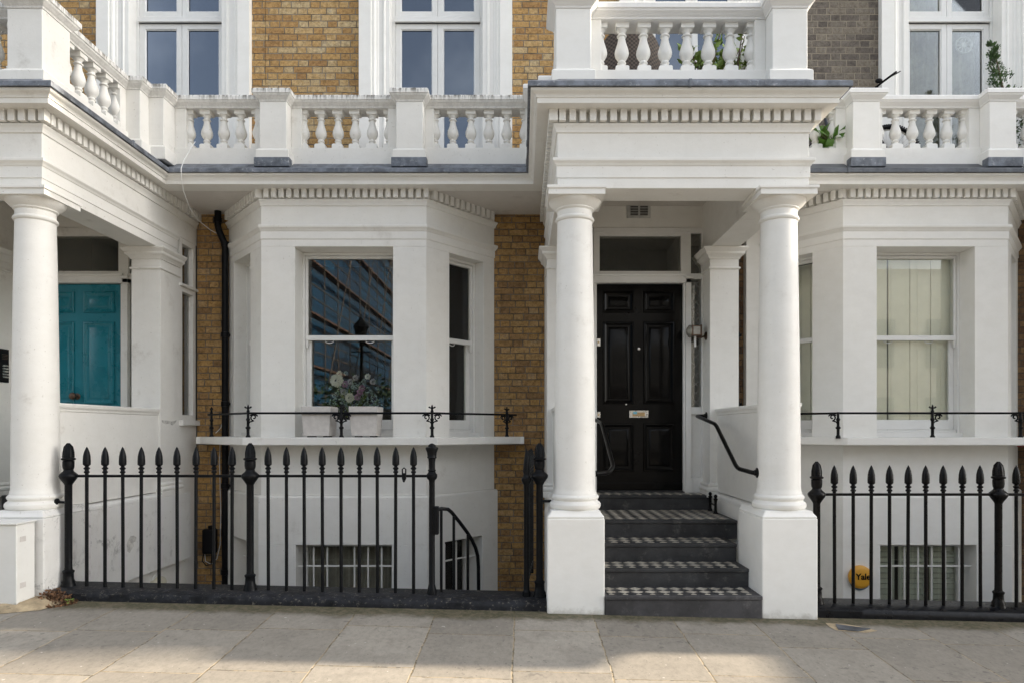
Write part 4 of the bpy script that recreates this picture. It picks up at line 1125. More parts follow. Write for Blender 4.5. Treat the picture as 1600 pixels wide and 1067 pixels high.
b = MB(); b.lathe([(.064,.0),(.068,-.008),(.064,-.020),(.056,-.024)], (1.816,LY,2.505), n=24, axis='x'); b.lathe([(.056,-.018),(.045,-.034),(.025,-.044),(.002,-.047)], (1.816,LY,2.505), n=24, axis='x', caps=False); b.build('lens', m_simple('clouded_lens', (.30,.29,.25), .2, .3), lt, smooth=40)
b = MB(); b.lathe([(.012,2.34),(.012,2.452)], (1.865,LY,0), n=10); b.build('candle_tube', M['joinery'], lt, smooth=40)

# ------------------------------------------------------------------ pipes, boxes, cables
def pipe(label, X, zt, swan):
    t = empty('drainpipe', (X, 7.93, -1.8), label, 'drainpipe')
    p = MB()
    if swan: p.tube([(X-.06,7.88,3.97),(X-.06,7.88,3.80),(X-.05,7.89,3.74),(X-.01,7.93,3.62),(X,7.935,3.55),(X,7.935,-1.85)], .038, 14)
    else: p.tube([(X,7.935,3.97),(X,7.935,-1.85)], .036, 14)
    p.build('pipe', M['plastic_black'], t, smooth=50)
    for z in ([3.86,3.60] if swan else [])+[2.55,1.75,.8,-.2]:
        c_ = MB(); xx = X-(.06 if z == 3.86 else 0); yy = 7.88 if z == 3.86 else 7.935
        c_.lathe([(.038,z-.03),(.046,z-.028),(.046,z+.028),(.038,z+.03)], (xx,yy,0), n=14)
        if z < 3: c_.box(X-.02, X+.075, 7.96, 7.998, z-.014, z+.014)
        c_.build('collar', M['plastic_black'], t, smooth=40)
pipe('black drainpipe on the brick strip left of the bay, with a white cable on it', -3.445, 3.9, True)
pipe('black drainpipe behind the right pilaster of the black-door porch', 2.49, 3.9, False)
cb = MB(); cb.tube([W2(305,222,7.15), W2(296,236,7.13), W2(287,252,7.05), W2(283,264,6.925), W2(283.5,280,6.95), W2(287,300,7.05), W2(296,325,7.2), W2(310,345,7.6), W2(329,360,7.9), W2(344,368,7.89), W2(351,385,7.91), W2(352,500,7.93), W2(352,600,7.93), W2(350,650,7.93), W2(345,668,7.94), W2(337,676,7.95)], .0045, 6)
tag(cb.build('cable', M['joinery'], None, smooth=60, at=W2(305,222,7.15)), 'thin white cable hanging from the balcony onto the left drainpipe', 'cable')
cb = MB(); cb.tube([W2(344,690,7.96), W2(343,720,7.96), W2(345,800,7.96), W2(344,850,7.96), W2(339,872,7.96), W2(330,881,7.96), W2(321,876,7.96), W2(320,864,7.96)], .0045, 6)
tag(cb.build('cable', M['joinery'], None, smooth=60, at=W2(344,690,7.96)), 'thin white cable looping below the ledge beside the black meter box', 'cable')
bx = empty('meter_box', W2(323,860,7.96), 'black plastic box on the brick wall behind the left railing', 'meter box')
a, b_ = W2(316,865,7.9), W2(335,826,7.9)
q = MB(); q.box(a[0], b_[0], 7.88, 7.999, a[2], b_[2]); q.build('case', M['plastic_black'], bx, bevel=.02)
q = MB(); q.box(a[0]+.05, b_[0]-.05, 7.93, 7.998, b_[2]+.001, b_[2]+.035); q.build('hanger', M['plastic_black'], bx, bevel=.008)
q = MB(); q.tube([W2(318,864,7.95), W2(316,876,7.95), W2(322,883,7.95), W2(330,881,7.95), W2(331,864,7.95)], .007, 6); q.build('lead_loop', M['plastic_black'], bx, smooth=60)
# bulkhead lamp on the area wall
bl = empty('bulkhead_lamp', (-3.836, 7.15, -.15), 'oval cream bulkhead lamp low on the white area wall behind the left railing', 'lamp')
q = MB(); q.lathe([(.09,0),(.10,.01),(.10,.03)], (-3.838,7.15,-.15), n=24, axis='x'); o = q.build('base', M['joinery'], bl, smooth=40); 
q = MB(); q.sphere((-3.805,7.15,-.15), .09, 20, 12, sx=.75, sy=1.35, sz=.75); q.build('diffuser', m_simple('cream_diffuser', (.5,.47,.36), .3), bl, smooth=60)
# entry phone
ep = empty('entry_phone', (-5.52, 7.3, 2.12), 'black entry phone panel with silver buttons beside the teal door', 'entry phone')
q = MB(); q.box(-5.5235, -5.512, 7.215, 7.345, 1.955, 2.31); q.build('panel', M['plastic_black'], ep, bevel=.004)
for i in range(5):
    q = MB(); q.box(-5.5115, -5.507, 7.25, 7.335, 2.005+i*.030, 2.021+i*.030); q.build('button', M['chrome'], ep)
q = MB()
for i in range(4): q.box(-5.5117, -5.5095, 7.24, 7.325, 2.20+i*.016, 2.207+i*.016)
q.build('speaker_grille', M['bronze'], ep)

# utility cabinet and its mortar bed
ub = empty('utility_cabinet', (-4.0, 5.22, .14), 'white painted steel utility cabinet with rust spots at the left edge', 'cabinet')
mrust = m_paint('rusty_white_cabinet', (.74,.735,.70), .25, 0, rough=.4, bump=.1, streak=.25, dirtcol=(.30,.14,.05))
q = MB(); q.box(-4.75, -3.795, 5.13, 5.325, .135, .735); q.build('body', mrust, ub, bevel=.006)
q = MB(); q.box(-4.765, -3.785, 5.115, 5.335, .736, .748); q.build('lid', mrust, ub, bevel=.003)
for z in (.62,.27):
    q = MB(); q.box(-3.7945, -3.792, 5.165, 5.225, z-.02, z+.02); q.build('hinge_patch', M['planter'], ub)
q = MB()
rr = random.Random(5)
ring = []
for i in range(28):
    a = 2*math.pi*i/28; ring.append((-4.2+.62*math.cos(a)*(1+rr.uniform(-.05,.05)), 5.25+.26*math.sin(a)*(1+rr.uniform(-.1,.1))))
vs = [(x, min(y,5.44), gz(x,y)+.004) for x, y in ring]+[(-4.2+(x+4.2)*.86, 5.25+(min(y,5.4)-5.25)*.6, gz(x,y)+.052+rr.uniform(-.005,.005)) for x, y in ring]
fs = [(i,(i+1)%28,28+(i+1)%28,28+i) for i in range(28)]+[tuple(range(28,56))]
q.add(vs, fs); q.build('mortar_bed', M['mortar_bed'], ub, smooth=60)

mpeel = m_simple('bare_grey_render', (.50,.485,.45), .9, 0, .3, 20, .5, 40)
def peel(X_, pts, th=.0015):
    q = MB(); P = [((px-815)*0+X_, (X_*1067/(px-815)), H+(672-py)*(X_*1067/(px-815))/1067) for px, py in pts]; n = len(P)
    q.add([(x+e, y, z) for e in (0, th) for x, y, z in P], [tuple(range(n))[::-1], tuple(range(n, 2*n))]+[(i,(i+1)%n,n+(i+1)%n,n+i) for i in range(n)])
    q.build('peeled_patch', mpeel, HA)
peel(-3.8095, [(252.5,656),(262,656.5),(268,658),(276,656),(273,661),(269,664),(265,661),(259,662),(254,660)])
peel(-3.7695, [(198,850),(200,843),(204,837),(209,836),(213,839),(212,845),(208,847),(209,853),(205,858),(203,863),(199,861)])

# leaf litter and weeds in the corner
q = MB(); rr = random.Random(11)
for i in range(900):
    t_ = rr.random()**.7; x = -3.78+.27*rr.random()+.05*t_; y = 5.20+.24*rr.random()
    if (x+3.66)**2/.03+(y-5.34)**2/.022 > 1: continue
    one_leaf(q, Vector((x, y, gz(x,y)+rr.uniform(.005,.10)*max(0,1-((x+3.68)**2/.02+(y-5.36)**2/.02)))), rr.uniform(.015,.04), rr)
tag(q.build('leaf_litter', m_simple('dead_leaves', (.13,.065,.03), .8, 0, .7, 30), None, at=(-3.66,5.34,.1)), 'heap of brown dead leaves in the corner by the first railing post', 'leaf litter', kind='stuff')
wd = empty('weed', (-3.52, 5.30, .09), 'tiny green weed sprouting beside the dead leaves', 'weed')
q = MB()
for i in range(14): one_leaf(q, Vector((-3.52+rr.uniform(-.02,.02), 5.30+rr.uniform(-.02,.02), gz(-3.52,5.3)+rr.uniform(.01,.05))), rr.uniform(.015,.03), rr)
q.build('leaf', M['leaf'], wd)
# iron cover by the right pedestal
q = MB(); cx, cy = 2.40, 5.10
q.add([(x, y, gz(x,y)+.004+e) for e in (0, .006) for x, y in ((2.40,5.22),(2.62,5.13),(2.50,5.07),(2.365,5.10))], [(0,1,2,3)[::-1],(4,5,6,7)[::-1],(0,1,5,4),(1,2,6,5),(2,3,7,6),(3,0,4,7)])
tag(q.build('metal_cover', M['lead_dark'], None, at=(2.45,5.13,gz(2.45,5.13))), 'small triangular grey metal cover in the paving by the right pedestal', 'cover')
q = MB(); q.add([(x, y, gz(x,y)+.003) for x, y in ((2.34,5.26),(2.47,5.25),(2.56,5.20),(2.66,5.10),(2.55,5.05),(2.42,5.07),(2.345,5.09),(2.33,5.17))], [(0,7,6,5,4,3,2,1)])
tag(q.build('mortar_patch', M['mortar_bed'], None), kind='structure')

# alarm box with its name
al = empty('alarm_box', (3.54, 7.16, -.08), 'round yellow burglar alarm box marked Yale on the white basement wall', 'alarm box')
q = MB(); q.lathe([(.095,0),(.118,.004),(.122,.02),(.118,.045),(.100,.058),(.085,.062),(.002,.064)], (3.54,7.165,-.085), n=36, axis='y'); q.build('cover', m_simple('yellow_plastic', (.72,.36,.035), .4, 0, .04, 4), al, smooth=35)
q = MB(); q.lathe([(.10,0),(.115,.012)], (3.545,7.166,-.115), n=36, axis='y'); q.build('back_plate', m_simple('blue_grey_plastic', (.12,.2,.28), .4), al, smooth=35)
cu = bpy.data.curves.new('lettering', 'FONT'); cu.body = 'Yale'; cu.size = .088; cu.align_x = 'CENTER'; cu.align_y = 'CENTER'; cu.extrude = .001; cu.offset = .0022
tmp_ = bpy.data.objects.new('lettering', cu); COL.objects.link(tmp_); bpy.context.view_layer.update()
me_ = bpy.data.meshes.new_from_object(tmp_.evaluated_get(bpy.context.evaluated_depsgraph_get())); bpy.data.objects.remove(tmp_)
me_.materials.clear(); me_.materials.append(M['plastic_black'])
to = bpy.data.objects.new('lettering', me_); COL.objects.link(to)
to.parent = al; to.location = Vector((3.552,7.0985,-.078))-WL[al]; to.rotation_euler = (R(90),0,0)

# red strip under the right ledge
q = MB(); q.box(5.72, 6.3, 7.94, 7.999, 1.255, 1.29); tag(q.build('painted_strip', m_simple('red_paint', (.35,.03,.03), .5), None, bevel=.004, at=(5.9,7.97,1.25)), 'red painted strip on the brick under the right-hand ledge', 'strip')

# ------------------------------------------------------------------ behind the glass
def drape(name, label, x0, x1, z0, z1, Y, n, amp, mat, cat='curtain', Mx=None):
    b = MB(); b.M = Mx; m = n*8; vs = []
    for z in (z0, z1):
        for i in range(m+1):
            u = i/m; vs.append((x0+(x1-x0)*u, Y+amp*math.sin(u*n*2*math.pi)+amp*.4*math.sin(u*n*5.1+1), z))
    fs = [(i, i+1, m+2+i, m+1+i) for i in range(m)]
    b.add(vs, fs)
    o = b.build(name, mat, None, smooth=80)
    s_ = o.modifiers.new('thick', 'SOLIDIFY'); s_.thickness = .004
    return tag(o, label, cat)
L_ = math.hypot(.70, .82)
mxr = local(-1.005, 7.2, .70, .82)
drape('curtain', 'pale curtain hanging at the right side of the narrow right bay window', .66, .866, 1.4, 3.36, .262, 5, .006, M['curtain'], Mx=mxr)
drape('curtain', 'grey basement curtain behind the white window bars left of the steps', -2.40, -1.33, -1.3, .24, 7.50, 9, .02, M['curtain_dark'])
drape('curtain', 'dark basement curtain in the narrow basement window beside the stair rail', .2, .9, -1.3, .24, .29, 6, .02, M['curtain_dark'], Mx=mxr)
drape('curtain', 'grey lace curtain behind the upper window with the round glass ornament', 4.55, 5.60, 4.2, 7.8, 8.45, 7, .03, M['lace'])
sh = empty('window_shutter', (4.24, 7.62, 1.4), 'folded cream panelled shutters closed behind the large right bay window', 'shutter')
xx = 3.70
for i, w in enumerate((.10,.07,.13,.06,.17,.07,.06,.17,.09,.16,.07)):
    q = MB(); yy = 7.575+(.012 if i%2 else 0)
    q.box(xx+.002, xx+w-.002, yy, yy+.02, 1.4, 3.36)
    if w > .12: q.box(xx+.022, xx+w-.022, yy-.005, yy-.0005, 1.48, 2.36); q.box(xx+.022, xx+w-.022, yy-.005, yy-.0005, 2.46, 3.30)
    q.build('shutter_leaf', M['cream'], sh); xx += w+(.010 if i == 3 else 0)
sh = empty('window_shutter', (2.95, 7.9, 1.4), 'cream shutter behind the narrow window of the right-hand bay', 'shutter')
mxl = local(-2.746+dC, 7.2, -.70, .82)
q = MB(); q.M = local(3.389-.70*.9, 7.2+.82*.9, .70, -.82)
for i in range(5): q.box(.18+i*.115, .18+i*.115+.109, .42, .445, 1.4, 3.36)
q.build('shutter_leaf', M['cream'], sh)
lv = empty('window_shutter', (4.25, 7.5, -.4), 'pale louvred shutters behind the barred basement window on the right', 'shutter')
for x0, x1 in ((3.76,4.075),(4.13,4.42),(4.47,4.80)):
    q = MB(); q.box(x0, x0+.03, 7.465, 7.495, -1.2, .22); q.box(x1-.03, x1, 7.465, 7.495, -1.2, .22); q.box(x0+.03, x1-.03, 7.465, 7.495, .18, .22)
    o = q.build('shutter_leaf', M['louvre'], lv)
    q = MB()
    for k in range(24):
        z = .17-k*.058
        q.add([(x0+.031,7.455,z-.044),(x1-.031,7.455,z-.044),(x1-.031,7.495,z),(x0+.031,7.495,z),(x0+.031,7.461,z-.048),(x1-.031,7.461,z-.048),(x1-.031,7.501,z-.002),(x0+.031,7.501,z-.002)],
              [(0,3,2,1)[::-1],(4,5,6,7)[::-1],(0,1,5,4),(1,2,6,5),(2,3,7,6),(3,0,4,7)])
    q.build('louvre', M['louvre'], o)
# round glass ornament
so = empty('window_ornament', W2(1506,68,8.3), 'round glass ornament hung in the upper right window', 'ornament')
cc = W2(1506,71,8.26); q = MB(); gm = m_simple('frosted_glass_ornament', (.55,.57,.56), .25)
q.tube([(cc[0]+.095*math.cos(a), 8.26, cc[2]+.095*math.sin(a)) for a in [2*math.pi*i/32 for i in range(32)]], .010, 6, closed=True); q.build('rim', gm, so, smooth=60)
q = MB(); q.lathe([(.01,0),(.03,.002),(.03,.006),(.005,.008)], cc, n=16, axis='y')
for i in range(10):
    a = math.pi*2*i/10; q.tube([(cc[0]+.02*math.cos(a),8.26,cc[2]+.02*math.sin(a)),(cc[0]+.09*math.cos(a),8.26,cc[2]+.09*math.sin(a))], .004, 5)
q.build('spokes', gm, so)

# flowers in a vase inside the bay
vz = empty('vase_of_flowers', (-1.95, 7.85, 1.35), 'bouquet of white and mauve flowers in a vase inside the bay window', 'flowers')
q = MB(); q.lathe([(.06,1.30),(.075,1.33),(.085,1.42),(.06,1.52),(.05,1.56),(.065,1.60)], (-1.95,7.85,0), n=20); q.build('vase', m_simple('vase_glass', (.12,.13,.13), .15), vz, smooth=50)
rr = random.Random(21)
def blossom(c_, r, mat, n=34):
    q = MB()
    for i in range(n):
        a = i*2.399; u = (i+.5)/n; rad = r*math.sqrt(u)
        d = Vector((math.cos(a)*rad, -r*.75*(1-u)-.01, math.sin(a)*rad)); p = Vector(c_)+d
        tn = Vector((math.cos(a), -.5+.3*u, math.sin(a))).normalized(); sd = Vector((-math.sin(a),0,math.cos(a)))
        s_ = r*.42
        q.add([p-sd*s_*.45, p+tn*s_*.7-sd*s_*.35, p+tn*s_*.8+sd*s_*.35, p+sd*s_*.45], [(0,1,2,3)])
    q.build('flower', mat, vz)
mw_, mm_, mb_ = m_simple('white_petal', (.75,.74,.66), .7), m_simple('mauve_petal', (.38,.20,.34), .7), m_simple('dusty_blue_leaf', (.34,.44,.42), .6)
def at(px, py, Y=7.8): return W2(px, py, Y)
blossom(at(527,594), .062, mw_, 60); blossom(at(547,621), .045, mw_, 50); blossom(at(531,584), .03, mw_); blossom(at(575,588), .028, mw_)
for px, py in ((563,612),(559,620),(540,600),(566,606)): blossom(at(px,py), .032, mm_)
for px, py in ((517,606),(522,618),(590,606),(569,596),(541,583),(552,604),(580,612),(566,624)): blossom(at(px,py, 7.76+.06*(px%3)), .019+.004*(py%3), mb_, 20)
for px, py in ((556,590),(548,596),(583,596),(537,612)): blossom(at(px,py), .03, m_simple('pale_lilac_petal', (.4,.38,.42), .7))
q = MB()
for _ in range(420):
    a = rr.uniform(0, math.pi); r = rr.random()**.5*.30
    one_leaf(q, Vector((-1.93+r*1.0*math.cos(a), 7.86+rr.uniform(-.08,.1), 1.66+r*1.15*math.sin(a))), rr.uniform(.025,.05), rr)
q.build('foliage', mb_, vz)
q = MB()
for _ in range(26):
    a = rr.uniform(.35, math.pi-.35); q.tube([(-1.95,7.85,1.55), (-1.93+.3*math.cos(a),7.85,1.63+.3*math.sin(a))], .003, 4)
q.build('stem', M['leaf'], vz)
sl = MB(); sl.box(-2.45,-1.30,7.66,8.1,1.24,1.30); tag(sl.build('side_table', m_simple('dark_wood', (.05,.035,.025), .4), None, at=(-1.9,7.9,1.27)), 'dark shelf inside the bay window carrying the flowers', 'shelf')

# ------------------------------------------------------------------ things on the balconies
DZ = 4.19
wc = empty('wicker_chair', (1.06, 6.75, DZ), 'dark brown wicker armchair on the porch balcony behind the white balusters', 'chair')
def m_wicker():
    t = NT('brown_wicker'); x, y, z = t.sep()[0:3]
    a = t.math('SINE', t.math('MULTIPLY', z, 330)); b = t.math('SINE', t.math('ADD', t.math('MULTIPLY', x, 150), t.math('MULTIPLY', t.math('FLOOR', t.math('MULTIPLY', z, 52.5)), 3.1416)))
    h = t.math('ADD', t.math('MULTIPLY', t.math('ABSOLUTE', a), .6), t.math('MULTIPLY', b, .3))
    c_ = t.mix(t.ss(h, .1, .7), (.012,.009,.007), (.13,.095,.07))
    t.bump(h, .8, .006); return t.fin(c_, .6)
mwk = m_wicker()
q = MB(); vs = []; n = 24
for k in range(2):
    for j in range(9):
        v_ = j/8
        for i in range(n+1):
            u = i/n; a = math.pi*(u*1.0)
            wdt = .30*(1+.10*v_); X_ = 1.06-wdt*math.cos(a)*(1 if k == 0 else .92); Y_ = 6.80-.25*math.sin(a)*(1 if k == 0 else .9)
            top = .62+.42*math.sin(a)**.6
            vs.append((X_, Y_, DZ+.12+(top-.02)*v_))
    # outer and inner skins
m1 = (n+1)*9; fs = []
for j in range(8):
    for i in range(n):
        a = j*(n+1)+i; fs.append((a, a+1, a+n+2, a+n+1)); fs.append((m1+a+n+1, m1+a+n+2, m1+a+1, m1+a))
for i in range(n): a = 8*(n+1)+i; fs.append((a, a+1, m1+a+1, m1+a)); fs.append((m1+i, m1+i+1, i+1, i))
q.add(vs, fs); q.build('backrest', mwk, wc, smooth=50)
q = MB(); q.box(.80, 1.32, 6.62, 7.10, DZ+.36, DZ+.44); q.build('seat', mwk, wc, bevel=.02)
for x in (.80, 1.29):
    for y in (6.64, 7.06):
        q = MB(); q.box(x, x+.035, y, y+.035, DZ, DZ+.37); q.build('leg', mwk, wc)
def shrub_plant(name, label, c, pot, stems, leafm, nleaf, size, hh, spread, seed, potmat):
    t = empty(name, c, label, 'plant'); r_ = random.Random(seed)
    q = MB(); q.lathe([(pot*.75,c[2]),(pot,c[2]+pot*1.7),(pot*1.08,c[2]+pot*1.7),(pot*1.08,c[2]+pot*1.95),(pot*.9,c[2]+pot*1.95),(pot*.88,c[2]+pot*1.7)], (c[0],c[1],0), n=20); q.build('pot', potmat, t, smooth=40)
    tw = MB(); lf = MB()
    for i in range(stems):
        a = r_.uniform(0, 2*math.pi); e_ = Vector((c[0]+spread*math.cos(a)*r_.uniform(.4,1), c[1]+spread*.6*math.sin(a), c[2]+hh*r_.uniform(.7,1)))
        s_ = Vector((c[0]+r_.uniform(-.03,.03), c[1]+r_.uniform(-.03,.03), c[2]+pot*1.7)); m_ = (s_+e_)/2+Vector((r_.uniform(-.05,.05), r_.uniform(-.05,.05), .05))
        tw.tube([s_, m_, e_], [.009,.007,.004], 6)
        for k in range(nleaf):
            u = r_.uniform(.35, 1.02); p = s_*(1-u)**2+m_*2*u*(1-u)+e_*u*u
            one_leaf(lf, p+Vector((r_.uniform(-.05,.05), r_.uniform(-.05,.05), r_.uniform(-.04,.05))), size*r_.uniform(.6,1.2), r_)
    tw.build('stem', M['twig'], t); lf.build('leaf', leafm, t)
shrub_plant('potted_shrub', 'leafy green shrub in a dark pot on the porch balcony behind the balusters', (1.80, 6.5, DZ), .12, 11, M['leaf'], 60, .085, 1.0, .28, 4, M['plastic_black'])
shrub_plant('potted_shrub', 'twiggy half-bare shrub at the right end of the porch balcony', (1.99, 6.15, DZ), .09, 6, M['leaf'], 14, .07, .85, .13, 9, m_simple('green_pot', (.03,.05,.03), .4))
shrub_plant('potted_plant', 'low green plant with broad leaves on the right balcony beside the porch', (3.27, 7.32, DZ), .09, 8, m_simple('bright_leaf', (.10,.22,.03), .4), 9, .17, .42, .14, 14, m_simple('clay_pot', (.3,.2,.14), .7))
# conifer on the right balcony
cf = empty('potted_conifer', (5.43, 7.62, DZ), 'leaning pointed dark green conifer in a pot on the right balcony', 'plant')
q = MB(); q.lathe([(.13,DZ),(.17,DZ+.3),(.18,DZ+.34),(.15,DZ+.34)], (5.45,7.62,0), n=20); q.build('pot', M['planter'], cf, smooth=40)
q = MB(); q.tube([(5.47,7.62,DZ+.3),(5.38,7.62,5.2),(5.25,7.60,5.72)], [.02,.014,.004], 6); q.build('trunk', M['twig'], cf)
q = MB(); rr = random.Random(31)
for i in range(95):
    u = rr.random()**.85; zc = DZ+.5+u*(5.74-DZ-.5); cx = 5.45-.22*u**1.1; w_ = (.17*(1-u)**.8+.02)*rr.uniform(.45,1.15); a = rr.uniform(0, 2*math.pi)
    for k in range(30):
        v_ = rr.random()**.7; p = Vector((cx+w_*v_*math.cos(a)+rr.gauss(0,.011), 7.61+w_*v_*math.sin(a)+rr.gauss(0,.011), zc+w_*v_*.75+rr.gauss(0,.012)))
        one_leaf(q, p, rr.uniform(.014,.036), rr, Vector((math.cos(a)*.8+rr.uniform(-.3,.3), math.sin(a)*.8, .8)).normalized())
for i in range(420):
    u = rr.random(); one_leaf(q, Vector((5.60+.09*rr.uniform(-1,1)*(1-u), 7.6+.06*rr.uniform(-1,1), 4.6+u*.62)), rr.uniform(.018,.04), rr)
q.build('foliage', m_simple('conifer_leaf', (.05,.10,.025), .6, 0, .6, 14), cf)
sp = empty('spiky_plant', (5.95, 7.6, DZ), 'plant with long thin arching leaves beside the conifer', 'plant')
q = MB(); q.lathe([(.10,DZ),(.13,DZ+.25),(.11,DZ+.25)], (5.95,7.6,0), n=16); q.build('pot', M['plastic_black'], sp, smooth=40)
q = MB()
for i in range(26):
    a = rr.uniform(0, 2*math.pi); L = rr.uniform(.5,.95); pp = []
    for k in range(7):
        u = k/6; pp.append(Vector((5.95+math.cos(a)*L*.62*u, 7.6+math.sin(a)*L*.35*u, DZ+.25+L*1.25*u-L*.45*u*u)))
    q.tube(pp, [.012*(1-k/6.5) for k in range(7)], 4)
q.build('leaf', m_simple('blade_leaf', (.07,.11,.04), .5), sp)

# bicycle on the right balcony
bk = empty('bicycle', (4.15, 7.72, DZ), 'black mountain bicycle parked on the right balcony behind the balusters', 'bicycle')
BY = 7.70
def wheel(cx, cz, r):
    q = MB(); q.tube([(cx+r*math.cos(a), BY, cz+r*math.sin(a)) for a in [2*math.pi*i/56 for i in range(56)]], .024, 8, closed=True)
    for i in range(84):
        a = 2*math.pi*i/84
        q.M = Matrix.Translation((cx+(r+.022)*math.cos(a), BY, cz+(r+.022)*math.sin(a))) @ Matrix.Rotation(-a, 4, 'Y'); q.box(-.006,.008,-.016,.016,-.007,.007)
    q.M = None
    wo = q.build('wheel', M['plastic_black'], bk)
    q = MB(); q.tube([(cx+(r-.028)*math.cos(a), BY, cz+(r-.028)*math.sin(a)) for a in [2*math.pi*i/48 for i in range(48)]], .010, 6, closed=True); q.lathe([(.022,-.04),(.022,.04)], (cx,BY,cz), n=10, axis='y')
    for i in range(32):
        a = 2*math.pi*i/32; q.tube([(cx+.02*math.cos(a+.6), BY+(.02 if i%2 else -.02), cz+.02*math.sin(a+.6)),(cx+(r-.03)*math.cos(a), BY, cz+(r-.03)*math.sin(a))], .0012, 4)
    q.build('spokes', M['chrome'], wo)
cz = DZ+.345
wheel(4.16, cz, .32); wheel(3.13, cz, .32)
q = MB(); F = lambda x, z: (x, BY, z)
hd, bb, stt = F(3.93, 4.95), F(3.52, 4.50), F(3.42, 4.98)
for a, b_, r_ in ((hd, F(3.46,4.90), .018), (F(3.95,4.88), bb, .02), (stt, bb, .018), (F(3.45,4.85), F(3.13,cz), .011), (bb, F(3.13,cz), .011), (F(3.92,5.02), F(3.98,4.82), .022), (F(3.98,4.82), F(4.16,cz), .016)): q.tube([a, b_], r_, 8)
q.build('frame', m_simple('dark_bike_frame', (.02,.02,.03), .3), bk, smooth=60)
q = MB(); q.tube([F(3.92,5.02), F(3.90,5.22), F(3.96,5.27)], .014, 8); q.tube([(4.05,BY-.32,5.31),(3.99,BY-.12,5.29),(3.97,BY,5.28),(3.99,BY+.12,5.29),(4.05,BY+.28,5.31)], .012, 8); q.tube([(4.00,BY-.18,5.30),(4.08,BY-.22,5.33),(4.14,BY-.24,5.36)], .006, 6); q.tube([(3.96,BY-.05,5.29),(4.04,BY-.12,5.12),(3.99,BY-.03,4.9)], .004, 5)
q.build('handlebar', M['plastic_black'], bk, smooth=60)
q = MB(); q.sphere((3.95, BY-.15, 5.30), .026, 10, 8, sx=1.6); q.build('grip', M['plastic_black'], bk, smooth=60)
q = MB(); q.tube([(3.42,BY,4.98),(3.40,BY,5.10)], .013, 8); q.sphere((3.38,BY,5.12), .07, 12, 8, sx=1.8, sz=.4); q.build('saddle', M['plastic_black'], bk, smooth=60)
q = MB(); c0 = (2.86, 7.30, 4.46)
q.lathe([(.030,0),(.042,0),(.042,.18),(.030,.18),(.030,.01)], (2.855,7.60,4.475), n=20, axis='y', caps=False)
tag(q.build('pipe_end', M['planter'], None, smooth=40, at=(2.855,7.6,4.475)), 'short open pipe end lying on the right balcony next to the porch', 'pipe')

# ------------------------------------------------------------------ unseen terrace up the street, shaped for the shadows it casts
HD = empty('terraced_house', (14, 8, 0), 'unseen plain stretch of terrace up the street, shaped to block the sun', 'house')
wallbox(HD, [(9.205, 19.2, -1.9, TOP),(19.2,26.2,-1.9,12.9),(26.2,29,-1.9,TOP)], M['brick_grey'])  # tall walls shade facade and pavement; low stretch lets sun onto the right column
q = MB(); q.box(11.75, 14.9, 5.06, 7.99, 3.96, 5.02); q.box(11.9,14.75,5.5,5.9,3.3,3.955); q.box(11.9,12.3,5.4,5.9,-.6,3.295); q.box(14.3,14.7,5.4,5.9,-.6,3.295); q.build('porch', M['white_fresh'], HD)  # unseen porch, widened and given a solid parapet to shade the right pavement
for xx in (18.7,):
    q = MB(); q.box(xx-.22, xx+2.22, 5.2, 7.99, 3.96, 4.2); q.box(xx, xx+2, 5.43, 7.99, 3.36, 3.955); q.box(xx, xx+.28, 5.5, 5.84, 4.205, 4.9); q.box(xx+1.72, xx+2, 5.5, 5.84, 4.205, 4.9); q.box(xx, xx+2, 5.55, 5.8, 4.905, 5.0)
    q.box(xx+.3, xx+1.7, 5.62, 5.78, 4.205, 4.9)
    for x2 in (xx+.15, xx+1.85):
        q.lathe([(.17,.8),(.14,3.355)], (x2,5.6,0), n=20); q.box(x2-.22, x2+.22, 5.35, 5.9, -.6, .8)
    q.build('porch', M['white_fresh'], HD)
q = MB(); q.box(9.3, 23.5, 6.94, 7.98, 4.21, 4.25); q.build('balcony', M['white_fresh'], HD)

# across the street: seen only mirrored in the window panes
OB = empty('office_building', (-14, -22, 0), 'blue glass office block wrapped in scaffolding across the street', 'building')
t = NT('blue_cladding'); x, y, z = t.sep()[0:3]
gx = t.math('FRACT', t.math('MULTIPLY', y, .55)); gz_ = t.math('FRACT', t.math('MULTIPLY', z, .5))
ln = t.math('MAXIMUM', t.math('LESS_THAN', gx, .05), t.math('LESS_THAN', gz_, .05))
wn = t.n('TexWhiteNoise', noise_dimensions='3D'); t.set(wn.inputs['Vector'], t.comb(t.math('FLOOR', t.math('MULTIPLY', y, .55)), t.math('FLOOR', t.math('MULTIPLY', z, .5)), 1))
mcl = t.fin(t.mix(ln, t.mix(wn.outputs[0], (.005,.05,.12), (.009,.09,.19)), (.01,.04,.08)), .4)
q = MB(); q.box(-20, -8.6, -60, -10.5, -1, 12.5); q.build('facade', mcl, OB)
q = MB(); wood = m_simple('scaffold_board', (.20,.11,.07), .7)
for k in range(6): q.box(-8.3, -7.95, -60, -10.4, 1.9+k*2.0, 1.96+k*2.0)
q.build('scaffold_deck', wood, OB)
q = MB()
for k in range(24):
    for X_ in (-7.9,): q.tube([(X_, -10.4-k*2.0, -.5),(X_, -10.4-k*2.0, 14)], .028, 6)
for k in range(6):
    for dz in (.55, 1.05): q.tube([(-7.9,-10.4,1.9+k*2.0+dz),(-7.9,-58,1.9+k*2.0+dz)], .03, 6)
for k in range(11): q.tube([(-7.9,-10.4-k*4,-.5),(-7.9,-18.4-k*4,12)], .03, 6)
q.build('scaffold_pole', m_simple('scaffold_steel', (.13,.105,.085), .5), OB)
sl = empty('street_lamp', (-4.7, -5.0, -.2), 'black lantern street lamp on the far pavement, mirrored in the bay window', 'street lamp')
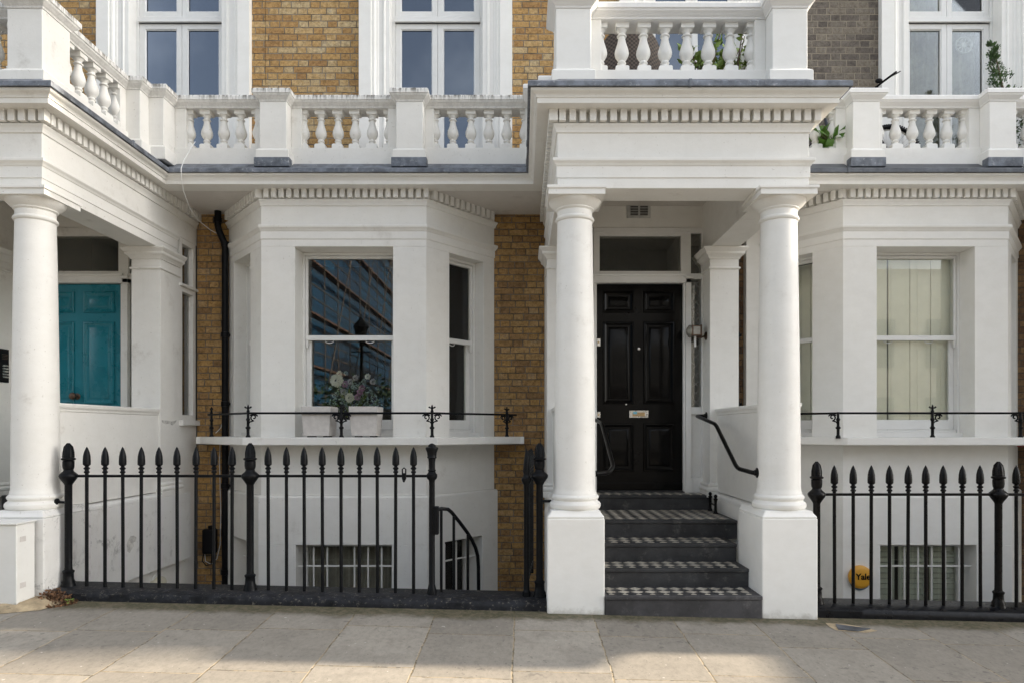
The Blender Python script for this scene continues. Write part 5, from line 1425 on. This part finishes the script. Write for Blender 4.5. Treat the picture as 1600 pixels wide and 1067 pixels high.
q = MB(); q.lathe([(.12,-.3),(.12,.3),(.07,.5),(.055,1.2),(.05,3.9),(.08,3.95),(.04,4.0)], (-4.7,-5,0), n=14); q.tube([(-5.0,-5,3.75),(-4.4,-5,3.75)], .02, 6); q.build('pole', M['iron'], sl, smooth=40)
q = MB(); q.lathe([(.06,4.0),(.13,4.05),(.20,4.42),(.24,4.45),(.18,4.55),(.08,4.66),(.03,4.75),(.01,4.82)], (-4.7,-5,0), n=8); q.build('lantern', M['iron'], sl)
hg = MB(); rr = random.Random(41)
for i in range(5200): one_leaf(hg, Vector((rr.uniform(-13,-1.5), rr.uniform(-9.5,-8.2), rr.uniform(-.2, 2.9+.7*math.sin(i)*rr.random()))), rr.uniform(.15,.3), rr)
tag(hg.build('hedge', M['leaf_dark'], None, at=(-7,-9,0)), 'dark green hedge across the street, mirrored in the bay window', 'hedge')
OP = empty('terraced_house', (14, -16, 0), 'pale terraced house on the far side of the street', 'house')
q = MB(); q.box(-1.5, 36, -24, -15, -1, 8.5); q.build('wall', M['white_old'], OP)
q = MB()
for i in range(14):
    for z in (.8, 4.2): q.box(.3+i*2.5, 1.4+i*2.5, -15.02, -14.98, z, z+2.1)
build_each(q, 'window', m_simple('far_window', (.25,.27,.28), .3), OP)

# ------------------------------------------------------------------ light, sky and camera
SD = Vector((1, .118, .50)).normalized()           # towards the sun
w = bpy.data.worlds.new('World'); sc.world = w; w.use_nodes = True
nt = w.node_tree; bg = nt.nodes['Background']
sky = nt.nodes.new('ShaderNodeTexSky'); sky.sky_type = 'NISHITA'; sky.sun_disc = False
sky.sun_elevation = math.asin(SD.z); sky.sun_rotation = math.atan2(SD.x, SD.y); sky.dust_density = 2.5; sky.air_density = 1.0
hs = nt.nodes.new('ShaderNodeHueSaturation'); hs.inputs['Saturation'].default_value = SKY_SAT
tc = nt.nodes.new('ShaderNodeTexCoord'); cn = nt.nodes.new('ShaderNodeTexNoise'); cn.inputs['Scale'].default_value = 2.6; cn.inputs['Detail'].default_value = 7; cn.inputs['Roughness'].default_value = .58
cr = nt.nodes.new('ShaderNodeMapRange'); cr.interpolation_type = 'SMOOTHSTEP'; cr.inputs[1].default_value = .47; cr.inputs[2].default_value = .64; cr.inputs[4].default_value = .75
h2 = nt.nodes.new('ShaderNodeHueSaturation'); h2.inputs['Saturation'].default_value = .08; h2.inputs['Value'].default_value = 1.7
mxn = nt.nodes.new('ShaderNodeMix'); mxn.data_type = 'RGBA'
nt.links.new(tc.outputs['Generated'], cn.inputs['Vector']); nt.links.new(cn.outputs['Fac'], cr.inputs[0]); nt.links.new(cr.outputs[0], mxn.inputs[0])
nt.links.new(sky.outputs[0], hs.inputs['Color']); nt.links.new(sky.outputs[0], h2.inputs['Color']); nt.links.new(hs.outputs[0], mxn.inputs[6]); nt.links.new(h2.outputs[0], mxn.inputs[7]); nt.links.new(mxn.outputs[2], bg.inputs[0]); bg.inputs[1].default_value = SKY_STR
su = bpy.data.lights.new('sun', 'SUN'); su.energy = SUN; su.angle = R(.8); su.color = (1, .86, .68)
so = bpy.data.objects.new('sun', su); COL.objects.link(so); so.rotation_euler = SD.to_track_quat('Z', 'Y').to_euler(); so.location = (20, 2, 12)
cam = bpy.data.cameras.new('camera'); co = bpy.data.objects.new('camera', cam); COL.objects.link(co)
co.location = (0, 0, H); co.rotation_euler = (R(90), 0, 0)
cam.sensor_width = 36; cam.lens = 36*1067/1600; cam.shift_x = -15/1600; cam.shift_y = (672-533.5)/1600
cam.clip_start = .05; cam.clip_end = 1500
sc.camera = co
sc.view_settings.view_transform = 'Standard'; sc.view_settings.look = 'None'; sc.view_settings.gamma = 1; sc.view_settings.exposure = EXPO
sc.cycles.use_denoising = True; sc.cycles.max_bounces = 8; sc.cycles.diffuse_bounces = 5; sc.cycles.transparent_max_bounces = 12
